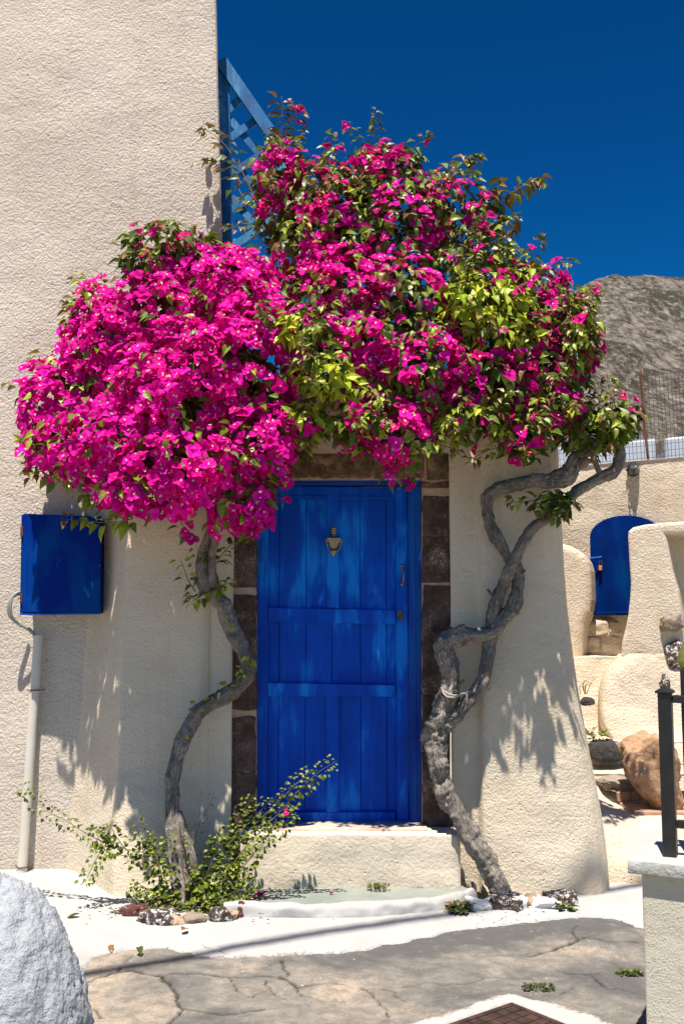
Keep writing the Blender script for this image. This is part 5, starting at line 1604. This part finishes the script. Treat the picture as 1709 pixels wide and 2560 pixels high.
sprig(pR, [(1310, 720), (1335, 690), (1345, 665)], .0, -.05, 10, sets=[8, 2, 0], size=.8, droop=.2, tip_sets=(6, 8))
sprig(pR, [(1350, 740), (1375, 730), (1390, 722)], .0, -.05, 8, sets=L_DARK + [5], size=.85)
sprig(pR, [(1440, 860), (1475, 830), (1485, 825)], -.05, -.05, 12, sets=L_MID + [6], size=.9)
sprig(pR, [(1460, 920), (1490, 890), (1500, 880)], -.05, -.05, 10, sets=L_MID + L_DARK, size=.9)
sprig(pR, [(1430, 800), (1440, 790), (1432, 775)], -.05, -.05, 8, sets=L_MID + [6], size=.9)
sprig(pR, [(1500, 1060), (1525, 1030), (1532, 1000)], -.12, -.14, 9, sets=L_DARK + [5], size=1.0)
sprig(pR, [(1540, 1060), (1575, 1040), (1600, 1030), (1610, 1045)], -.12, -.14, 14, sets=L_DARK + [5, 0], size=1.0, droop=.9)
sprig(pR, [(1050, 1080), (1090, 1110), (1130, 1120), (1150, 1130)], -.45, -.5, 11, sets=L_DARK + L_MID, size=.95)
sprig(pR, [(990, 1140), (975, 1190), (968, 1215)], -.55, -.55, 9, sets=L_MID, pink=.7, bsets=B_PINK)
sprig(pR, [(1030, 1130), (1025, 1190), (1020, 1220)], -.55, -.55, 9, sets=L_MID, pink=.4)
sprig(pR, [(890, 1110), (885, 1140), (905, 1160)], -.55, -.55, 7, sets=L_DARK + L_MID, pink=.3)
sprig(pR, [(780, 1030), (790, 1075), (775, 1100)], -.5, -.5, 9, sets=[6, 8], size=1.1, droop=1.0, tip_sets=(6, 8))
sprig(pR, [(830, 1060), (850, 1075), (862, 1085)], -.5, -.5, 5, sets=L_DARK)
sprays(pR, right_specs, 5, .04, MIX + [5, 6, 8], .09, .18)
# spray hanging from the right arm
for pts in ([(1390, 1235), (1340, 1250), (1290, 1255), (1275, 1250)], [(1400, 1235), (1410, 1265), (1405, 1300)], [(1385, 1225), (1420, 1255), (1435, 1270)], [(1390, 1230), (1375, 1260), (1370, 1285)], [(1400, 1230), (1390, 1280), (1400, 1305)], [(1395, 1235), (1350, 1265), (1330, 1270)]):
    sprig(pR, pts, -.2, -.3, 13, sets=[1, 3, 0, 5, 8], size=1.1, droop=.95)
pR.build({'bloom': ('bloom', 'bloom_mass'), 'leaf': ('leaf', 'leaf_mass'), 'small': ('leaf', 'leaf_mass')})
# bright yellow-green new growth rosettes are part of the right plant's leaves (added as sprigs above the mass)

# tie wire
v, f, _, _ = tube([P(1226, 1725, -.03), P(1200, 1727, -.12), P(1165, 1731, -.2), P(1140, 1742, -.23), P(1118, 1742, -.23), P(1106, 1730, -.2), P(1102, 1718, -.17), P(1110, 1728, -.21), P(1135, 1738, -.235), P(1160, 1733, -.215), P(1167, 1745, -.21), P(1163, 1765, -.21), P(1161, 1775, -.21)], [.0035]*13, n=6, sub=6)
tag(obj('tie_wire', v, f, M['wire_tie'], None, True), 'pale wire tying the gnarled right trunk to the wall', 'wire')

stubs(br, [(1150, 1590, -.16, 1157, 1562, .013), (1092, 1830, -.14, 1062, 1806, .015), (1240, 1500, -.13, 1218, 1474, .010), (1224, 1300, -.14, 1206, 1290, .010), (1140, 1715, -.14, 1160, 1700, .011), (1100, 1930, -.15, 1120, 1912, .012), (1335, 1203, -.18, 1330, 1184, .011), (1290, 1440, -.13, 1312, 1426, .008)])
stubs(bl, [(492, 1786, -.13, 474, 1772, .010), (433, 1950, -.15, 414, 1936, .009), (598, 1605, -.13, 578, 1590, .010)])
# --- shrubs at the foot of the left trunk
def shrub(label, base, paths, names_seed, n_extra=0):
    r = thing('wild_shrub', base, label, 'shrub')
    p = Plant(r)
    for pts, y0, y1, n_, sets in paths:
        sprig(p, pts, y0, y1, n_, kind='small', sets=sets, size=1.0, r=.0035, droop=.3, tip_sets=(2, 0, 8), spread=.03)
    return p
sets_s = [0, 1, 2, 2, 3, 8]
sets_y = [2, 8, 0, 0, 1, 6]
z6 = lambda pts: [(x*.4513, 1240+y*.4513) for x, y in pts]
pS = shrub('sprawling green shrub with a long arm reaching left to the pipe', PG(430, 2255, 0), [
    (z6([(930, 2150), (880, 2060), (800, 2000), (720, 1960), (640, 1950)]), -.36, -.36, 46, sets_s),
    (z6([(640, 1950), (560, 1910), (480, 1870), (370, 1800), (250, 1740), (170, 1660), (120, 1600)]), -.36, -.30, 80, sets_s),
    (z6([(900, 2120), (850, 1950), (800, 1890), (745, 1800)]), -.36, -.36, 34, sets_s),
    (z6([(700, 1960), (640, 1880), (600, 1800)]), -.36, -.36, 26, sets_s),
    (z6([(640, 1950), (560, 1975), (500, 2080), (470, 2160)]), -.36, -.42, 44, sets_s),
    (z6([(930, 2150), (840, 2080), (760, 2020), (700, 2010)]), -.30, -.36, 34, sets_y),
    (z6([(930, 2180), (890, 2000), (880, 1890)]), -.24, -.22, 32, sets_s),
    (z6([(930, 2220), (850, 2200), (760, 2190), (710, 2170)]), -.30, -.42, 60, sets_s),
    (z6([(940, 2245), (880, 2230), (800, 2240), (740, 2230)]), -.34, -.48, 70, sets_y),
    (z6([(580, 1960), (540, 1880), (520, 1840)]), -.36, -.36, 18, sets_s),
    (z6([(800, 2000), (790, 1930), (800, 1880)]), -.37, -.37, 22, sets_y),
], 1)
pS.build({'bloom': ('bloom', 'bloom_mass'), 'leaf': ('leaf', 'leaf_mass'), 'small': ('leaf', 'leaf_mass')}, 280, M['stem_green'])
z4 = lambda pts: [(560+x*.4258, 1100+y*.4258) for x, y in pts]
pT = shrub('upright yellow green shrub spreading over the left end of the doorstep', PG(520, 2258, 0), [
    ([(500, 2250), (560, 2190), (620, 2110), (690, 2040), (740, 1985), (790, 1935), (840, 1903)], -.36, -.45, 120, sets_y + sets_s),
    ([(500, 2250), (560, 2170), (620, 2080), (690, 2010), (740, 1960), (778, 1930)], -.34, -.40, 95, sets_s),
    ([(490, 2240), (530, 2160), (560, 2100), (600, 2040), (632, 1990)], -.32, -.32, 80, sets_s + sets_y),
    ([(510, 2250), (580, 2200), (640, 2130), (700, 2070), (740, 2030)], -.38, -.48, 95, sets_y),
    ([(500, 2245), (560, 2200), (610, 2160), (660, 2100), (690, 2050)], -.38, -.5, 90, sets_y),
    ([(490, 2250), (520, 2180), (540, 2120), (545, 2090)], -.32, -.34, 70, sets_s),
    ([(560, 2120), (620, 2060), (680, 1995)], -.34, -.36, 50, sets_s + sets_y),
    ([(500, 2260), (560, 2240), (610, 2220), (640, 2200)], -.40, -.46, 80, sets_y + sets_s),
    ([(480, 2270), (520, 2265), (560, 2250)], -.42, -.48, 70, sets_s),
    ([(462, 2260), (462, 2200), (450, 2120), (442, 2075)], -.35, -.30, 26, sets_s),
        ([(480, 2250), (490, 2200), (500, 2160)], -.32, -.3, 40, sets_s),
    ([(490, 2278), (450, 2280), (420, 2274)], -.40, -.46, 40, sets_y),
], 2)
for x, y in ((715, 2033),):
    pT.add('bloom', random.choice(B_RED), 0, P(x, y, -.46), basis((0, -1, .4), spin=random.random()*6), .5, 2)
pT.build({'bloom': ('bloom', 'bloom_mass'), 'leaf': ('leaf', 'leaf_mass'), 'small': ('leaf', 'leaf_mass')}, 290, M['stem_green'])
# dry stalk right of the trunk
r = thing('dry_stalk', PG(482, 2225, 0), 'thin dry stalk leaning against the wall beside the left trunk', 'plant')
pD = Plant(r)
sprig(pD, z6([(1065, 2030), (1075, 1930), (1100, 1830), (1140, 1750), (1175, 1680), (1185, 1630)]), -.12, -.10, 14, kind='small', sets=[5], size=.5, r=.0025, tip_sets=(5, 6))
pD.build({'bloom': ('bloom', 'bloom_mass'), 'leaf': ('leaf', 'leaf_mass'), 'small': ('leaf', 'leaf_mass')})

# weeds
def weed(name, label, base, blades, size, sets, cat='weed', spread=.06, up=.6, kind='small'):
    if name in ('grass_tuft', 'weed_tuft'): blades, size = int(blades*2.4), size*.5
    r = thing(name, base, label, cat)
    p = Plant(r)
    for k in range(blades):
        a = random.uniform(0, 6.28); d = random.random()**.6*spread
        pos = Vector(base) + Vector((math.cos(a)*d, math.sin(a)*d*.6, random.uniform(0, .4)*spread*up*2))
        x = Vector((math.cos(a), math.sin(a), up + random.uniform(-.2, .6))).normalized()
        p.add(kind, random.choice(sets), random.randrange(2), pos, basis(Vector((-x.x*.5, -x.y*.5, 1)) + rv(.3), x=x), size*random.uniform(.6, 1.2), random.random())
    p.build({'bloom': ('bloom', 'bloom_mass'), 'leaf': ('leaf', 'leaf_mass'), 'small': ('leaf', 'leaf_mass')}, 150)
weed('weed_tuft', 'small green weed in the crack under the middle of the doorstep', PG(945, 2224, .09), 40, .85, [0, 1, 2, 3], spread=.06)
weed('weed_tuft', 'tiny green weed under the doorstep beside the red petal', PG(774, 2221, .09), 9, .6, [0, 1], spread=.02)
weed('thistle_weed', 'dark thistle like weed growing from the white kerb', PG(1148, 2285, .01), 46, 1.25, [0, 1, 3, 4, 5], spread=.07, up=.9)
weed('weed_tuft', 'mossy green weed in the corner behind the right trunk base', PG(1165, 2218, .03), 70, .9, [1, 3, 4, 8, 5], spread=.09, up=1.2)
weed('weed_tuft', 'yellow moss at the left foot of the right trunk', PG(1195, 2242, .03), 60, .7, [8, 5, 6, 5], spread=.075, up=.3)
weed('weed_tuft', 'olive weed growing against the wall right of the trunk', PG(1320, 2212, .03), 80, .7, [5, 8, 1, 5], spread=.09, up=1.6)
weed('weed_sprig', 'single green sprig standing on the white pavement', PG(1412, 2280, .01), 22, 1.1, [0, 1, 2], spread=.04, up=1.2)
weed('weed_tuft', 'dark weed hugging the white pavement left of the lava stones', PG(302, 2288, .02), 30, 1.1, [1, 3, 0], spread=.05, up=.9)
weed('grass_tuft', 'dark moss tuft in the street near the manhole', PG(1345, 2474, 0), 60, .8, [3, 4, 1], 'grass tuft', spread=.07, up=.25)
weed('grass_tuft', 'green moss tuft in the street beside the gate pillar', PG(1572, 2436, 0), 60, .8, [1, 3, 0], 'grass tuft', spread=.06, up=.25)
weed('grass_tuft', 'green grass growing above the black lava block on the steps', P(1490, 1852, 1.55), 40, 1.3, [2, 8, 0], 'grass tuft', spread=.08, up=1.4)
def blades(name, label, base, n, h):
    parts = []
    for k in range(n):
        d = Vector((random.uniform(-.3, .9), random.uniform(-.3, .3), 1)).normalized()
        p0 = base + Vector((random.uniform(-.03, .03), 0, 0)); hh = h*random.uniform(.5, 1)
        v, f, _, _ = tube([p0, p0 + d*hh*.6, p0 + d*hh + Vector((.4*hh*random.random(), 0, -.15*hh))], [.004, .003, .001], n=4, sub=3)
        parts.append((v, f))
    V, F = merge(parts)
    tag(obj(name, V, F, M['stem_green']), label, 'grass')['kind'] = 'thing'
blades('tall_grass', 'thin grass blades sprouting beside the house corner above the steps', P(1458, 1735, 2.0), 6, .2)

# fallen leaves and petals
def fallen(name, label, px, py, z, kind, i, s, cat):
    o = bpy.data.objects.new(name, geo_mesh(kind, i, 0)); COL.objects.link(o)
    o.location = PG(px, py, z) ; o.rotation_euler = (random.uniform(-.3, .3), random.uniform(-.3, .3), random.uniform(0, 6.28)); o.scale = (s, s, s)
    tag(o, label, cat)
fallen('fallen_leaf', 'curled green leaf lying on the white pavement near the wall', 200, 2284, .055, 'leaf', 1, 1.2, 'leaf')
fallen('fallen_leaf', 'brown leaf on the white pavement below the lava stones', 455, 2326, .045, 'leaf', 5, .8, 'leaf')
fallen('fallen_leaf', 'green leaf at the ragged lower edge of the white pavement', 347, 2368, .03, 'leaf', 3, .8, 'leaf')
fallen('fallen_leaf', 'dry brown leaf lying on the white pavement at the far left', 278, 2362, .03, 'leaf', 5, .7, 'leaf')
fallen('fallen_petal', 'magenta petals fallen on the left end of the grey slab', 655, 2238, zf+.01, 'bloom', 0, .9, 'petal')
fallen('fallen_petal', 'single red petal on the grey slab below the doorstep', 828, 2234, zf+.006, 'bloom', 5, .4, 'petal')
fallen('fallen_petal', 'red petal in the greenery right of the left trunk', 528, 2252, .07, 'bloom', 7, .8, 'petal')
fallen('fallen_petal', 'pink petals in the greenery left of the left trunk', 388, 2248, .07, 'bloom', 0, .9, 'petal')
weed('dry_leaf_heap', 'small heap of dry orange leaves in the step corner', PG(1122, 2214, .09), 16, 1.0, [5, 5], 'dry leaves', spread=.035, up=.5)
weed('dry_leaf_heap', 'brown dry leaves and petals beside the left end of the slab', PG(635, 2240, .09), 16, .9, [5, 5], 'dry leaves', spread=.04, up=.4)

# edging stones and soil round the trunks
X, Y = grid_xy(-1.05, -.30, -.75, -.05, .02)
sp_ = pg2([(330, 2283), (400, 2300), (480, 2292), (540, 2288), (600, 2268), (610, 2180), (330, 2180)])
ins = inside(X, Y, sp_)
grid_mesh('planting_soil', X, Y, .045 + .02*fnoise(X, Y, 12, 3, 5), ins, M['soil'])
tag(bpy.data.objects['planting_soil'], 'dry brown soil bed around the left trunk', 'soil', kind='structure')
for i, (px, py, sx, sz, mat, lab, nm) in enumerate((
    (402, 2293, .085, .045, 'kerb_stone', 'dark brown lava stone with white paint splashes left of centre', 'edging_stone'),
    (338, 2278, .06, .045, 'kerb_red', 'reddish stone smeared with white paint at the bed corner', 'edging_stone'),
    (487, 2292, .055, .026, 'grey_stone', 'flat grey slate stone in the bed edge below the trunk', 'edging_stone'),
    (553, 2289, .052, .048, 'kerb_stone', 'black stone with thick white paint right of the slate', 'edging_stone'),
    (604, 2282, .026, .050, 'kerb_red', 'narrow dark red stone beside the slab end', 'edging_stone'),
    (606, 2254, .042, .042, 'kerb_red', 'brown red stone at the top of the bed edge', 'edging_stone'),
    (372, 2288, .035, .035, 'mortar', 'pinkish mortar lump between the two left bed stones', 'mortar_lump'),
    (445, 2298, .035, .03, 'mortar', 'pinkish mortar lump right of the dark brown lava stone', 'mortar_lump'),
    (580, 2288, .032, .035, 'mortar', 'pinkish mortar lump left of the narrow red stone', 'mortar_lump'),
    (628, 2272, .035, .055, 'mortar', 'pinkish mortar lump against the white kerb end', 'mortar_lump'),
)):
    rock(nm, PG(px, py, .035) + Vector((0, -.05, 0)), (sx*1.2, sx*.85, sz*1.25), M[mat], lab, 'stone' if nm != 'mortar_lump' else 'mortar', 20+i, .3, 4)
for i, (px, py, sx, sz, mat, lab) in enumerate((
    (1258, 2258, .085, .04, 'kerb_stone', 'black and white streaked stone at the foot of the right trunk'),
    (1195, 2264, .055, .03, 'white_rock', 'rounded whitewashed stone left of the right trunk foot'),
    (1300, 2262, .03, .035, 'white_rock', 'small whitewashed stone right of the streaked stone'),
    (1358, 2258, .06, .022, 'white_rock', 'low whitewashed stone below the olive weed'),
    (1425, 2252, .035, .035, 'kerb_stone', 'speckled black stone at the right end of the row'),
    (1325, 2256, .03, .03, 'mortar', 'pinkish mortar lump between two whitewashed stones'),
    (1390, 2240, .06, .025, 'kerb_stone', 'dark rubble stone lying against the wall foot'),
)):
    rock('edging_stone', PG(px, py, .04), (sx*1.3, sx*.9, sz*1.35), M[mat], lab, 'stone', 40+i, .35, 4)

# ------------------------------------------------------------------ overhead cable whose shadow crosses the pavement
g1, g2 = PG(380, 2408), PG(1120, 2296)
H = 9.0
k = H/to_sun.z
c1, c2 = g1 + to_sun*k, g2 + to_sun*k
dr = (c2-c1)
v, f, _, _ = tube([c1 - dr*3, c1 - dr, c1, c2, c2 + dr, c2 + dr*3], [.036]*6, n=8, sub=3)
tag(obj('overhead_cable', v, f, M['cable_black'], None, True), 'thick black overhead cable bundle crossing above the street', 'cable')

# dry litter blown along the foot of the house
LV, LF = [], []
for q in range(90):
    px = random.choice((random.gauss(300, 50), random.gauss(640, 30), random.gauss(1330, 60), random.uniform(120, 1450)))
    py = random.gauss(2272, 9) + abs(random.gauss(0, 1))*(14 if random.random() < .25 else 2)
    c = PG(px, py, .055)
    a = random.uniform(0, 6.28); L = random.uniform(.004, .014)
    o0 = len(LV); u_ = Vector((math.cos(a), math.sin(a), 0)); w_ = Vector((-u_.y, u_.x, 0))
    LV += [c - u_*L, c + w_*L*.5 + Vector((0, 0, .004)), c + u_*L, c - w_*L*.5]
    LF.append((o0, o0+1, o0+2, o0+3))
tag(obj('leaf_litter', LV, LF, M['soil']), 'dry leaf crumbs scattered along the foot of the house', 'litter', kind='stuff')
